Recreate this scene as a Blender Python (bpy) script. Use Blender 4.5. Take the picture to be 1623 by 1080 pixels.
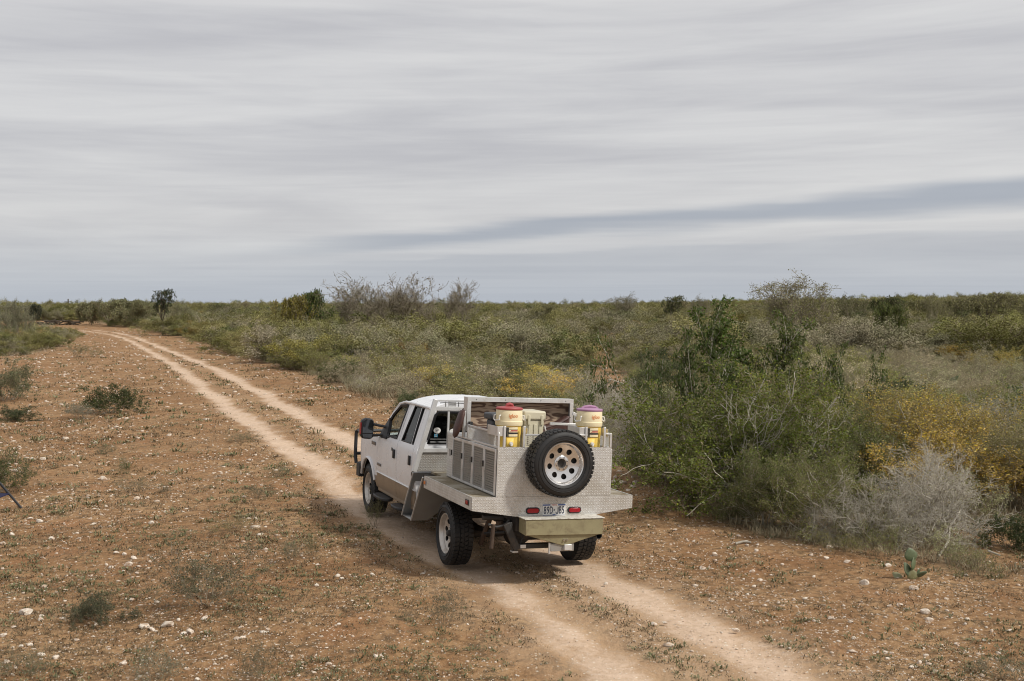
import bpy, bmesh, math, random
import numpy as np
from mathutils import Vector, Matrix
R_ = math.radians
for o in list(bpy.data.objects): bpy.data.objects.remove(o)
SC = bpy.context.scene
COL = SC.collection

# ------------------------------------------------------------------ camera
F = 1690.996; CH = 3.327; HOR = 486.293
PITCH = math.atan((540 - HOR) / F)
cam = bpy.data.cameras.new('camera'); cam.sensor_width = 36; cam.lens = F / 1623 * 36
cam.clip_start = 0.1; cam.clip_end = 6000
co = bpy.data.objects.new('camera', cam); COL.objects.link(co)
co.location = (0, 0, CH); co.rotation_euler = (math.pi / 2 - PITCH, 0, 0)
SC.camera = co
SC.cycles.filter_width = 1.05

# ------------------------------------------------------------------ sky and sun
SUN_AZ = R_(114); SUN_EL = R_(46)
W = bpy.data.worlds.new("World"); SC.world = W; W.use_nodes = True
nt = W.node_tree; nt.nodes.clear()
def N(nt, t, **kw):
    n = nt.nodes.new(t)
    for k, v in kw.items():
        if k == 'i':
            for a, b in v.items(): n.inputs[a].default_value = b
        else: setattr(n, k, v)
    return n
def MA(nt, op, a, b=None, c=None, clamp=False):
    n = nt.nodes.new('ShaderNodeMath'); n.operation = op; n.use_clamp = clamp
    for i, v in enumerate((a, b, c)):
        if v is None: continue
        if isinstance(v, (int, float)): n.inputs[i].default_value = v
        else: nt.links.new(v, n.inputs[i])
    return n.outputs[0]
def MIX(nt, fac, a, b, mode='MIX'):
    n = nt.nodes.new('ShaderNodeMix'); n.data_type = 'RGBA'; n.blend_type = mode; n.clamp_factor = True
    for s, v in ((n.inputs['Factor'], fac), (n.inputs[6], a), (n.inputs[7], b)):
        if isinstance(v, (int, float)): s.default_value = v
        elif isinstance(v, (tuple, list)): s.default_value = (*v[:3], 1)
        else: nt.links.new(v, s)
    return n.outputs[2]
def SS(nt, x, a, b):
    n = nt.nodes.new('ShaderNodeMapRange'); n.interpolation_type = 'SMOOTHSTEP'
    nt.links.new(x, n.inputs[0]); n.inputs[1].default_value = a; n.inputs[2].default_value = b
    return n.outputs[0]
def NOISE(nt, vec, scale, detail=3, rough=.5, dist=0.):
    n = nt.nodes.new('ShaderNodeTexNoise'); n.inputs['Scale'].default_value = scale
    n.inputs['Detail'].default_value = detail; n.inputs['Roughness'].default_value = rough; n.inputs['Distortion'].default_value = dist
    if vec is not None: nt.links.new(vec, n.inputs['Vector'])
    return n.outputs['Fac']
sky = N(nt, 'ShaderNodeTexSky'); sky.sky_type = 'NISHITA'; sky.sun_disc = False
sky.sun_elevation = SUN_EL; sky.sun_rotation = SUN_AZ; sky.dust_density = 2.0
bg1 = N(nt, 'ShaderNodeBackground', i={'Strength': 0.09}); nt.links.new(sky.outputs[0], bg1.inputs[0])
tc = N(nt, 'ShaderNodeTexCoord'); sp = N(nt, 'ShaderNodeSeparateXYZ'); nt.links.new(tc.outputs['Generated'], sp.inputs[0])
zc = MA(nt, 'MAXIMUM', sp.outputs[2], 0.012)
u = MA(nt, 'DIVIDE', sp.outputs[0], zc); v = MA(nt, 'DIVIDE', sp.outputs[1], zc)
def CXYZ(nt, x, y, z=0.):
    n = nt.nodes.new('ShaderNodeCombineXYZ')
    for i, s in enumerate((x, y, z)):
        if isinstance(s, (int, float)): n.inputs[i].default_value = s
        else: nt.links.new(s, n.inputs[i])
    return n.outputs[0]
# the cloud sheet lies on a plane; streaks run along a slightly turned axis
uu = MA(nt, 'MULTIPLY_ADD', v, -0.04, u)
vv = MA(nt, 'MULTIPLY_ADD', u, 0.03, v)
n1 = NOISE(nt, CXYZ(nt, MA(nt, 'MULTIPLY', uu, .20), MA(nt, 'MULTIPLY', vv, .75)), 1.0, 4, .5, .9)
n2 = NOISE(nt, CXYZ(nt, MA(nt, 'MULTIPLY', uu, .55), MA(nt, 'MULTIPLY', vv, 1.9), 4.), 1.0, 3, .5, .6)
n3 = NOISE(nt, CXYZ(nt, MA(nt, 'MULTIPLY', uu, .07), MA(nt, 'MULTIPLY', vv, .22), 9.), 1.0, 3, .5, .3)
# close to the horizon the streaks are seen edge on: use elevation there
el = sp.outputs[2]
n4 = NOISE(nt, CXYZ(nt, MA(nt, 'MULTIPLY', sp.outputs[0], 2.2), MA(nt, 'MULTIPLY', sp.outputs[1], 2.2), MA(nt, 'MULTIPLY_ADD', sp.outputs[0], -.7, MA(nt, 'MULTIPLY', el, 26.))), 1.0, 5, .55, .8)
far = MA(nt, 'SUBTRACT', 1., SS(nt, el, .05, .17))   # the plane streaks fade out towards the horizon
n1 = MA(nt, 'MULTIPLY_ADD', far, MA(nt, 'SUBTRACT', .5, n1), n1); n2 = MA(nt, 'MULTIPLY_ADD', far, MA(nt, 'SUBTRACT', .5, n2), n2)
st = MA(nt, 'ADD', MA(nt, 'MULTIPLY', n1, .36), MA(nt, 'ADD', MA(nt, 'MULTIPLY', n2, .17), MA(nt, 'ADD', MA(nt, 'MULTIPLY', n3, .22), MA(nt, 'MULTIPLY', n4, .42))))
n5 = NOISE(nt, CXYZ(nt, MA(nt, 'MULTIPLY', sp.outputs[0], 5.), MA(nt, 'MULTIPLY', sp.outputs[1], 5.), MA(nt, 'MULTIPLY', el, 75.)), 1.0, 6, .62, 1.2)
st = MA(nt, 'MULTIPLY_ADD', n5, .15, st)
light = SS(nt, st, .47, .82)
cl = MIX(nt, light, (.455, .452, .472), (.625, .62, .617))
# bluish thin cloud low over the horizon
low = MA(nt, 'SUBTRACT', 1.0, SS(nt, el, .0, .085))
cl = MIX(nt, MA(nt, 'MULTIPLY', low, .72), cl, (.375, .42, .485))
# long blue-grey gap in the sheet (a straight edge on the cloud plane, running away to the left)
du, dv = -7.2, 8.0; Ld = math.hypot(du, dv); nx, ny = dv / Ld, -du / Ld
wob = NOISE(nt, CXYZ(nt, MA(nt, 'MULTIPLY', u, .35), MA(nt, 'MULTIPLY', v, .35), 2.), 1.0, 3, .5)
dline = MA(nt, 'ADD', MA(nt, 'MULTIPLY_ADD', u, nx, MA(nt, 'MULTIPLY', v, ny)), -(4.1 * nx + 8.5 * ny))
dline = MA(nt, 'ADD', dline, MA(nt, 'MULTIPLY_ADD', wob, 3.4, -1.7))
g1 = MA(nt, 'MULTIPLY', SS(nt, dline, -.7, .8), MA(nt, 'SUBTRACT', 1., SS(nt, dline, 1.0, 3.2)))
g2 = MA(nt, 'MULTIPLY', SS(nt, dline, 4.4, 5.6), MA(nt, 'SUBTRACT', 1., SS(nt, dline, 10., 22.)))
az = MA(nt, 'DIVIDE', u, v)
along = SS(nt, az, -.30, -.06)
gap = MA(nt, 'MULTIPLY', MA(nt, 'MULTIPLY', MA(nt, 'ADD', g1, MA(nt, 'MULTIPLY', g2, .35)), along), SS(nt, sp.outputs[1], .0, .3))
cl = MIX(nt, MA(nt, 'MULTIPLY', gap, .80), cl, (.31, .342, .40))
gnd = MIX(nt, SS(nt, sp.outputs[2], -.03, .0), (.16, .12, .08), cl)
bg2 = N(nt, 'ShaderNodeBackground', i={'Strength': 1.0}); nt.links.new(gnd, bg2.inputs[0])
mx = N(nt, 'ShaderNodeMixShader', i={0: .92}); nt.links.new(bg1.outputs[0], mx.inputs[1]); nt.links.new(bg2.outputs[0], mx.inputs[2])
wo = N(nt, 'ShaderNodeOutputWorld'); nt.links.new(mx.outputs[0], wo.inputs[0])

sl = bpy.data.lights.new('sun', 'SUN'); sl.energy = 2.6; sl.angle = R_(6); sl.color = (1, .95, .87)
so = bpy.data.objects.new('sun', sl); COL.objects.link(so)
sd = Vector((math.sin(SUN_AZ) * math.cos(SUN_EL), math.cos(SUN_AZ) * math.cos(SUN_EL), math.sin(SUN_EL)))
so.rotation_euler = sd.to_track_quat('Z', 'Y').to_euler(); so.location = sd * 50
SC.view_settings.view_transform = 'Standard'; SC.view_settings.look = 'None'
SC.view_settings.exposure = 0.22; SC.view_settings.gamma = 1; SC.view_settings.use_curve_mapping = False

# ------------------------------------------------------------------ helpers
def tag(o, label=None, cat=None, group=None, kind=None):
    if label: o['label'] = label
    if cat: o['category'] = cat
    if group: o['group'] = group
    if kind: o['kind'] = kind
    return o
def link(o, parent=None):
    COL.objects.link(o)
    if parent is not None: o.parent = parent
    return o
class MB:
    def __init__(s): s.v = []; s.f = []; s.m = []
    def add(s, vs, fs, mi=0):
        b = len(s.v); s.v += [tuple(map(float, p)) for p in vs]; s.f += [tuple(b + i for i in f) for f in fs]; s.m += [mi] * len(fs); return s
    def box(s, x0, x1, y0, y1, z0, z1, mi=0):
        return s.add([(x0,y0,z0),(x1,y0,z0),(x1,y1,z0),(x0,y1,z0),(x0,y0,z1),(x1,y0,z1),(x1,y1,z1),(x0,y1,z1)],
                     [(0,3,2,1),(4,5,6,7),(0,1,5,4),(1,2,6,5),(2,3,7,6),(3,0,4,7)], mi)
    def beam(s, p0, p1, w, h=None, up=(0, 0, 1), mi=0):
        h = h or w; p0 = Vector(p0); p1 = Vector(p1); d = (p1 - p0).normalized(); U = Vector(up)
        a = d.cross(U)
        if a.length < 1e-4: a = d.cross(Vector((0, 1, 0)))
        a.normalize(); b = a.cross(d).normalized()
        c = [p + a * sx * w / 2 + b * sz * h / 2 for p in (p0, p1) for sx, sz in ((-1,-1),(1,-1),(1,1),(-1,1))]
        return s.add(c, [(0,3,2,1),(4,5,6,7),(0,1,5,4),(1,2,6,5),(2,3,7,6),(3,0,4,7)], mi)
    def tube(s, pts, r, n=10, mi=0, closed=False):
        pts = [Vector(p) for p in pts]; k = len(pts); rs = r if isinstance(r, (list, tuple)) else [r] * k
        rings = []; ref = None
        for i, p in enumerate(pts):
            if closed: d = pts[(i + 1) % k] - pts[i - 1]
            else: d = pts[min(i + 1, k - 1)] - pts[max(i - 1, 0)]
            d.normalize()
            if ref is None: ref = Vector((0, 0, 1)) if abs(d.z) < .9 else Vector((1, 0, 0))
            a = d.cross(ref).normalized(); b = a.cross(d).normalized(); ref = b
            rings.append([p + (a * math.cos(t) + b * math.sin(t)) * rs[i] for t in [2 * math.pi * j / n for j in range(n)]])
        vs = [q for r_ in rings for q in r_]; fs = []
        for i in range(k if closed else k - 1):
            A = i * n; B = ((i + 1) % k) * n
            for j in range(n): fs.append((A + j, A + (j + 1) % n, B + (j + 1) % n, B + j))
        if not closed: fs += [tuple(range(n))[::-1], tuple((k - 1) * n + j for j in range(n))]
        return s.add(vs, fs, mi)
    def lathe(s, prof, c, axis=0, n=32, mi=0, caps=False):
        # prof: (a, r) along the axis
        vs = []; o = [(1, 2), (2, 0), (0, 1)][axis]
        for a, r in prof:
            for j in range(n):
                t = 2 * math.pi * j / n; p = [0, 0, 0]; p[axis] = a; p[o[0]] = r * math.cos(t); p[o[1]] = r * math.sin(t)
                vs.append((p[0] + c[0], p[1] + c[1], p[2] + c[2]))
        fs = [(i * n + j, i * n + (j + 1) % n, (i + 1) * n + (j + 1) % n, (i + 1) * n + j) for i in range(len(prof) - 1) for j in range(n)]
        if caps: fs += [tuple(range(n))[::-1], tuple((len(prof) - 1) * n + j for j in range(n))]
        return s.add(vs, fs, mi)
    def prism(s, poly, axis, a0, a1, mi=0):
        # poly in the two other axes (in x,y,z order)
        o = [i for i in range(3) if i != axis]; n = len(poly); vs = []
        for a in (a0, a1):
            for p in poly:
                q = [0, 0, 0]; q[axis] = a; q[o[0]] = p[0]; q[o[1]] = p[1]; vs.append(q)
        return s.add(vs, [tuple(range(n))[::-1], tuple(range(n, 2 * n))] + [(i, (i + 1) % n, n + (i + 1) % n, n + i) for i in range(n)], mi)
    def quad(s, a, b, c, d, mi=0): return s.add([a, b, c, d], [(0, 1, 2, 3)], mi)
    def build(s, name, mats, parent=None, org=(0, 0, 0), smooth=True, bevel=0, ang=35, fix=True):
        me = bpy.data.meshes.new(name)
        me.from_pydata([(p[0] - org[0], p[1] - org[1], p[2] - org[2]) for p in s.v], [], s.f)
        if not isinstance(mats, (list, tuple)): mats = [mats]
        for m in mats: me.materials.append(m)
        me.polygons.foreach_set('material_index', s.m)
        if fix:
            bm = bmesh.new(); bm.from_mesh(me); bmesh.ops.recalc_face_normals(bm, faces=bm.faces); bm.to_mesh(me); bm.free()
        if smooth:
            me.polygons.foreach_set('use_smooth', [True] * len(me.polygons)); me.set_sharp_from_angle(angle=R_(ang))
        me.update()
        o = bpy.data.objects.new(name, me); link(o, parent)
        if bevel:
            b = o.modifiers.new('bevel', 'BEVEL'); b.width = bevel; b.segments = 2; b.limit_method = 'ANGLE'; b.angle_limit = R_(40)
        return o

# ------------------------------------------------------------------ materials
def newmat(name):
    m = bpy.data.materials.new(name); m.use_nodes = True; t = m.node_tree; t.nodes.clear()
    out = t.nodes.new('ShaderNodeOutputMaterial'); b = t.nodes.new('ShaderNodeBsdfPrincipled'); t.links.new(b.outputs[0], out.inputs[0])
    return m, t, b, out
def setp(b, col=None, rough=None, metal=None, spec=None, **k):
    if col is not None: b.inputs['Base Color'].default_value = (*col, 1)
    if rough is not None: b.inputs['Roughness'].default_value = rough
    if metal is not None: b.inputs['Metallic'].default_value = metal
    if spec is not None: b.inputs['Specular IOR Level'].default_value = spec
def bump(t, b, h, dist=.002, strength=.6):
    n = t.nodes.new('ShaderNodeBump'); n.inputs['Distance'].default_value = dist; n.inputs['Strength'].default_value = strength
    t.links.new(h, n.inputs['Height']); t.links.new(n.outputs[0], b.inputs['Normal'])
def simple(name, col, rough=.5, metal=0, var=.18, vs=6, dirt=None, dirtamt=.3, bmp=0, dust=None):
    m, t, b, o = newmat(name); setp(b, col, rough, metal)
    tcn = t.nodes.new('ShaderNodeTexCoord'); v_ = tcn.outputs['Object']
    n = NOISE(t, v_, vs, 5, .6)
    c = MIX(t, n, tuple(x * (1 - var) for x in col), tuple(min(1, x * (1 + var)) for x in col))
    if dirt:
        dn = NOISE(t, v_, vs * .7, 6, .7, .4)
        c = MIX(t, MA(t, 'MULTIPLY', SS(t, dn, .45, .75), dirtamt), c, dirt)
    if dust:   # road dust thrown up on the lower body, in streaks and spatter
        sz_ = t.nodes.new('ShaderNodeSeparateXYZ'); t.links.new(v_, sz_.inputs[0])
        dn = NOISE(t, v_, 5, 6, .7, .3); d2 = NOISE(t, v_, 45, 3, .7)
        hz = MA(t, 'ADD', sz_.outputs[2], MA(t, 'MULTIPLY_ADD', dn, -.5, .25))
        f_ = MA(t, 'MULTIPLY', MA(t, 'SUBTRACT', 1., SS(t, hz, .60, 1.0)), MA(t, 'MULTIPLY_ADD', d2, .7, .25))
        c = MIX(t, MA(t, 'MULTIPLY', f_, dust), c, (.46, .34, .23))
    t.links.new(c, b.inputs['Base Color'])
    r = MA(t, 'MULTIPLY_ADD', n, .25, rough - .12, clamp=True); t.links.new(r, b.inputs['Roughness'])
    if bmp: bump(t, b, NOISE(t, v_, vs * 8, 4, .7), bmp)
    return m
M = {}
M['white_paint'] = simple('white_paint', (.80, .81, .83), .28, 0, .02, 2, (.55, .50, .44), .08, dust=.42)
M['brown_paint'] = simple('brown_paint', (.13, .10, .075), .4, 0, .12, 3, (.25, .18, .12), .5, dust=.7)
M['black_plastic'] = simple('black_plastic', (.018, .018, .02), .5, 0, .2, 8)
M['black_rubber'] = simple('black_rubber', (.014, .014, .0145), .6, 0, .25, 9, (.06, .05, .04), .3)
M['gap_black'] = simple('gap_black', (.012, .012, .012), .9)
M['chassis_black'] = simple('chassis_black', (.03, .029, .028), .6, 0, .3, 6, (.13, .09, .06), .5)
M['rusty_steel'] = simple('rusty_steel', (.075, .05, .036), .8, .2, .4, 14, (.13, .10, .08), .5)
M['aluminium'] = simple('aluminium', (.68, .68, .67), .36, .45, .10, 7, (.36, .31, .24), .45)
M['dull_aluminium'] = simple('dull_aluminium', (.34, .34, .33), .45, .4, .25, 3, (.36, .31, .24), .4)
M['olive_paint'] = simple('olive_paint', (.28, .25, .145), .45, 0, .12, 7, (.12, .085, .05), .75)
M['worn_edge'] = simple('worn_edge', (.62, .60, .54), .6, 0, .15, 25, (.15, .10, .06), .9)
M['red_lens'] = simple('red_lens', (.33, .012, .02), .2, 0, .15, 30)
M['amber_lens'] = simple('amber_lens', (.60, .17, .03), .25, 0, .1, 30)
M['cream_plastic'] = simple('cream_plastic', (.84, .74, .49), .5, 0, .07, 7, (.50, .39, .22), .45)
M['yellow_plastic'] = simple('yellow_plastic', (.84, .60, .12), .5, 0, .08, 7, (.42, .30, .12), .5)
M['red_plastic'] = simple('red_plastic', (.36, .065, .065), .5, 0, .1, 5)
M['purple_plastic'] = simple('purple_plastic', (.38, .20, .33), .5, 0, .08, 5)
M['white_plastic'] = simple('white_plastic', (.74, .73, .70), .4, 0, .05, 5)
M['beige_plastic'] = simple('beige_plastic', (.58, .54, .40), .5, 0, .08, 5, (.3, .26, .18), .3)
M['grey_plastic'] = simple('grey_plastic', (.05, .055, .062), .5, 0, .15, 6)
M['brown_leather'] = simple('brown_leather', (.06, .026, .02), .5, 0, .45, 18, (.16, .08, .055), .5, .003)
M['orange_print'] = simple('orange_print', (.72, .26, .09), .5, 0, .05)
M['navy_print'] = simple('navy_print', (.02, .03, .07), .5, 0, .05)
M['blue_print'] = simple('blue_print', (.04, .09, .30), .5, 0, .1)
M['pale_blue_print'] = simple('pale_blue_print', (.12, .42, .62), .4, 0, .05)
M['red_print'] = simple('red_print', (.45, .06, .05), .5, 0, .1)
M['black_print'] = simple('black_print', (.02, .02, .02), .5, 0, .1)
M['dark_steel_badge'] = simple('badge', (.16, .16, .17), .35, .6, .2, 40)
M['tan_interior'] = simple('tan_interior', (.10, .085, .065), .8, 0, .2, 6)
M['dark_interior'] = simple('dark_interior', (.02, .019, .018), .85, 0, .2, 6)
M['navy_fabric'] = simple('navy_fabric', (.012, .014, .055), .8, 0, .3, 12)
M['machined_alloy'] = simple('machined_alloy', (.72, .71, .70), .22, .85, .06, 6, (.42, .36, .3), .25)
M['dirty_alloy'] = simple('dirty_alloy', (.60, .57, .53), .38, .6, .12, 10, (.40, .31, .23), .6)
M['chrome'] = simple('chrome', (.7, .7, .7), .15, .95, .05)
M['stone'] = None
# dirty bed floor
m, t, b, o = newmat('bed_floor'); tcn = t.nodes.new('ShaderNodeTexCoord')
n_ = NOISE(t, tcn.outputs['Object'], 3.5, 6, .65, .5)
c = MIX(t, SS(t, n_, .38, .62), (.36, .32, .25), (.17, .125, .06)); n2_ = NOISE(t, tcn.outputs['Object'], 30, 4, .7)
c = MIX(t, MA(t, 'MULTIPLY', SS(t, n2_, .5, .7), .4), c, (.5, .47, .4)); t.links.new(c, b.inputs['Base Color']); setp(b, rough=.7, metal=.1)
M['bed_floor'] = m
# diamond tread plate: raised alternating lozenges, dirt between them
def plate(name, base, dirt, cell=.034, metal=.35, bias=.5):
    m, t, b, o = newmat(name); tcn = t.nodes.new('ShaderNodeTexCoord'); s = t.nodes.new('ShaderNodeSeparateXYZ'); t.links.new(tcn.outputs['Object'], s.inputs[0])
    U = MA(t, 'DIVIDE', MA(t, 'ADD', s.outputs[0], s.outputs[1]), cell); V = MA(t, 'DIVIDE', s.outputs[2], cell)
    fu = MA(t, 'FLOOR', U); fv = MA(t, 'FLOOR', V)
    par = MA(t, 'FLOORED_MODULO', MA(t, 'ADD', fu, fv), 2.)
    a = MA(t, 'SUBTRACT', MA(t, 'SUBTRACT', U, fu), .5); c_ = MA(t, 'SUBTRACT', MA(t, 'SUBTRACT', V, fv), .5)
    sg = MA(t, 'MULTIPLY_ADD', par, 2., -1.)
    p = MA(t, 'ADD', a, MA(t, 'MULTIPLY', sg, c_)); q = MA(t, 'SUBTRACT', a, MA(t, 'MULTIPLY', sg, c_))
    d = MA(t, 'ADD', MA(t, 'POWER', MA(t, 'DIVIDE', p, .72), 2.), MA(t, 'POWER', MA(t, 'DIVIDE', q, .24), 2.))
    h = MA(t, 'SUBTRACT', 1., SS(t, d, .3, 1.0))
    n = NOISE(t, tcn.outputs['Object'], 2.5, 6, .65, .3); nb = NOISE(t, tcn.outputs['Object'], 22, 4, .7)
    c = MIX(t, SS(t, MA(t, 'MULTIPLY_ADD', nb, .35, MA(t, 'MULTIPLY', n, .75)), .38, .72), base, dirt)
    c = MIX(t, MA(t, 'MULTIPLY', h, bias), c, tuple(min(1, x * 1.35) for x in base))
    t.links.new(c, b.inputs['Base Color']); setp(b, rough=.45, metal=metal)
    t.links.new(MA(t, 'MULTIPLY_ADD', n, .3, .3), b.inputs['Roughness'])
    bump(t, b, h, .006, 1.0); return m
M['tread_plate'] = plate('tread_plate', (.68, .675, .655), (.46, .43, .38))
M['dark_tread_plate'] = plate('dark_tread_plate', (.36, .35, .33), (.25, .22, .18), .036, .2, .7)
# perforated sheet of the kennel doors: regular punched holes really see-through
def perf(name, col, cell, rad):
    m, t, b, o = newmat(name); tcn = t.nodes.new('ShaderNodeTexCoord'); s = t.nodes.new('ShaderNodeSeparateXYZ'); t.links.new(tcn.outputs['Object'], s.inputs[0])
    U = MA(t, 'DIVIDE', MA(t, 'ADD', s.outputs[0], s.outputs[1]), cell); V = MA(t, 'DIVIDE', s.outputs[2], cell * .8)
    fv = MA(t, 'FLOOR', V); U = MA(t, 'ADD', U, MA(t, 'MULTIPLY', MA(t, 'FLOORED_MODULO', fv, 2.), .5))
    a = MA(t, 'SUBTRACT', MA(t, 'FRACT', U), .5); c_ = MA(t, 'SUBTRACT', MA(t, 'FRACT', V), .5)
    d = MA(t, 'SQRT', MA(t, 'ADD', MA(t, 'POWER', a, 2.), MA(t, 'POWER', c_, 2.)))
    hole = MA(t, 'LESS_THAN', d, rad)
    n = NOISE(t, tcn.outputs['Object'], 5, 5, .6); t.links.new(MIX(t, n, tuple(x * .75 for x in col), col), b.inputs['Base Color']); setp(b, rough=.5, metal=.5)
    tr = t.nodes.new('ShaderNodeBsdfTransparent'); mxs = t.nodes.new('ShaderNodeMixShader')
    t.links.new(hole, mxs.inputs[0]); t.links.new(b.outputs[0], mxs.inputs[1]); t.links.new(tr.outputs[0], mxs.inputs[2]); t.links.new(mxs.outputs[0], o.inputs[0])
    return m
M['perforated'] = perf('perforated_sheet', (.42, .40, .36), .034, .34)
# plywood
m, t, b, o = newmat('plywood'); tcn = t.nodes.new('ShaderNodeTexCoord'); mp = t.nodes.new('ShaderNodeMapping'); t.links.new(tcn.outputs['Object'], mp.inputs[0])
mp.inputs['Scale'].default_value = (.8, 1, 4.6)
wn = t.nodes.new('ShaderNodeTexNoise'); wn.inputs['Scale'].default_value = 1.7; wn.inputs['Detail'].default_value = 2.2; wn.inputs['Distortion'].default_value = .5; t.links.new(mp.outputs[0], wn.inputs[0])
ph = MA(t, 'SINE', MA(t, 'MULTIPLY', wn.outputs['Fac'], 44.)); fn = NOISE(t, mp.outputs[0], 30, 4, .6)
c = MIX(t, SS(t, MA(t, 'ADD', ph, MA(t, 'MULTIPLY_ADD', fn, 1.2, -.6)), -.7, .8), (.12, .070, .046), (.42, .31, .22))
sz = t.nodes.new('ShaderNodeSeparateXYZ'); t.links.new(tcn.outputs['Object'], sz.inputs[0])
t.links.new(c, b.inputs['Base Color']); setp(b, rough=.7); M['plywood'] = m
# glass
def glass(name, tint, trans, rough=.03):
    m, t, b, o = newmat(name); setp(b, (.01, .01, .01), rough); b.inputs['Specular IOR Level'].default_value = .6
    tr = t.nodes.new('ShaderNodeBsdfTransparent'); tr.inputs[0].default_value = (*tint, 1); mxs = t.nodes.new('ShaderNodeMixShader'); mxs.inputs[0].default_value = trans
    t.links.new(b.outputs[0], mxs.inputs[1]); t.links.new(tr.outputs[0], mxs.inputs[2]); t.links.new(mxs.outputs[0], o.inputs[0]); return m
M['glass'] = glass('clear_glass', (.8, .84, .82), .88)
M['tinted_glass'] = glass('tinted_glass', (.25, .27, .27), .45, .06)
M['rear_glass'] = glass('rear_glass', (.45, .47, .46), .8)
M['mirror_glass'] = simple('mirror_glass', (.12, .13, .14), .05, .9, .02)
# ------------------------------------------------------------------ the truck's place on the ground
TP = Vector((.042, 13.805, -.001)); TY, TRL, TPI = R_(21.154), R_(2.87), R_(-1.104)
TE = (TPI, TRL, TY)
TM = Matrix.Rotation(TY, 3, 'Z') @ Matrix.Rotation(TRL, 3, 'Y') @ Matrix.Rotation(TPI, 3, 'X')
def tw(p): return TM @ Vector(p) + TP
_n = TM @ Vector((0, 0, 1)); _f = TM @ Vector((0, 1, 0)); _r = TM @ Vector((1, 0, 0))
def px2ground(px, py, z=0.):
    X = (px - 811.5) / F; U = (540 - py) / F
    d = (X, math.cos(PITCH) + U * math.sin(PITCH), -math.sin(PITCH) + U * math.cos(PITCH))
    s = (z - CH) / d[2]; return d[0] * s, d[1] * s
LT = [(118,522),(150,525.5),(200,536),(240,555),(300,596),(341,632),(430,690),(510,745),(597,812),(718,894),(800,938),(880,992),(960,1052),(1010,1095),(1100,1170)]
RT = [(150,522),(195,529),(235,541),(271,553.6),(345,588),(394,612),(470,655),(560,700),(650,752),(750,809),(910,888),(965,920),(1040,957),(1130,1005),(1230,1060),(1290,1095),(1390,1170)]
LTW = np.array([px2ground(*p) for p in LT]); RTW = np.array([px2ground(*p) for p in RT])
def smooth_line(P, it=3):
    for _ in range(it):
        Q = [P[0]]
        for a, b_ in zip(P[:-1], P[1:]): Q += [a * .75 + b_ * .25, a * .25 + b_ * .75]
        Q.append(P[-1]); P = np.array(Q)
    return P
LTW = smooth_line(LTW); RTW = smooth_line(RTW)
def dist_poly(x, y, P):
    d = np.full(np.shape(x), 1e9)
    for a, b_ in zip(P[:-1], P[1:]):
        ab = b_ - a; L = (ab ** 2).sum() + 1e-9
        t_ = np.clip(((x - a[0]) * ab[0] + (y - a[1]) * ab[1]) / L, 0, 1)
        d = np.minimum(d, np.hypot(x - a[0] - t_ * ab[0], y - a[1] - t_ * ab[1]))
    return d
def sst(x, a, b_):
    t_ = np.clip((x - a) / (b_ - a), 0, 1); return t_ * t_ * (3 - 2 * t_)
def gh(x, y):
    x = np.asarray(x, float); y = np.asarray(y, float)
    z = .030 * np.sin(x * .9 + 1.3) * np.cos(y * .7 + .4) + .022 * np.sin(x * 2.1 + y * 1.3) + .012 * np.sin(x * 4.3 - y * 3.1 + 1) + .008 * np.cos(x * 7.7 + y * 6.1)
    z = z * sst(np.hypot(x, y), 4, 9)
    z = z + sst(y, 90, 300) * (.15 + 2.0 * sst(x, 35, 120)) + .25 * np.sin(x * .045 + 2) * np.sin(y * .05) * sst(y, 35, 90)
    # plane the truck stands on
    dx = x - TP.x; dy = y - TP.y
    ly = dx * _f.x + dy * _f.y; lx = dx * _r.x + dy * _r.y
    dd = np.hypot(np.maximum(np.abs(lx) - 1.2, 0), np.maximum(np.maximum(-1.0 - ly, ly - 5.0), 0))
    zp = TP.z - (_n.x * dx + _n.y * dy) / _n.z
    w = 1 - sst(dd, .1, 3.5)
    return z * (1 - w) + np.clip(zp, -.35, .35) * w
def ghf(x, y): return float(gh(x, y))
def gp(px, py):
    z = 0
    for _ in range(6):
        x, y = px2ground(px, py, z); z = ghf(x, y)
    return x, y, z
def gpxy(x, y):   # ground point -> picture (only used to lay the brush out)
    z = gh(x, y) - CH
    d = y * math.cos(PITCH) - z * math.sin(PITCH); u_ = y * math.sin(PITCH) + z * math.cos(PITCH)
    return 811.5 + F * x / d, 540 - F * u_ / d
# edge of the brush
BR = [(150,512),(210,519),(262,527),(330,545),(395,566),(450,582),(510,602),(560,622),(620,640),(700,660),(800,690),(930,725),(985,742),(1020,765),(1090,800),(1180,845),(1290,868),(1400,878),(1480,893),(1560,915),(1640,905),(1900,900),(2300,560),(2300,505),(150,505)]
BL = [(-400,520),(-400,566),(0,566),(60,560),(95,550),(112,538),(90,524),(30,517)]
def inpoly(x, y, P):
    x = np.asarray(x); y = np.asarray(y); c = np.zeros(x.shape, bool); n = len(P)
    for i in range(n):
        x1, y1 = P[i]; x2, y2 = P[(i + 1) % n]
        if y1 == y2: continue
        k = ((y1 > y) != (y2 > y)) & (x < (x2 - x1) * (y - y1) / (y2 - y1) + x1); c ^= k
    return c
OPEN = [[(893,548),(960,540),(985,560),(1000,600),(1005,640),(960,650),(925,625),(900,590)], [(1420,556),(1500,556),(1500,580),(1425,582)], [(1500,840),(1700,820),(1700,900),(1560,905)],[(910,490),(990,490),(990,500),(910,500)]]
def in_brush(x, y):
    a, b_ = gpxy(x, y)
    m_ = inpoly(a, b_, BR) | inpoly(a, b_, BL)
    for P in OPEN: m_ &= ~inpoly(a, b_, P)
    return m_

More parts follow.
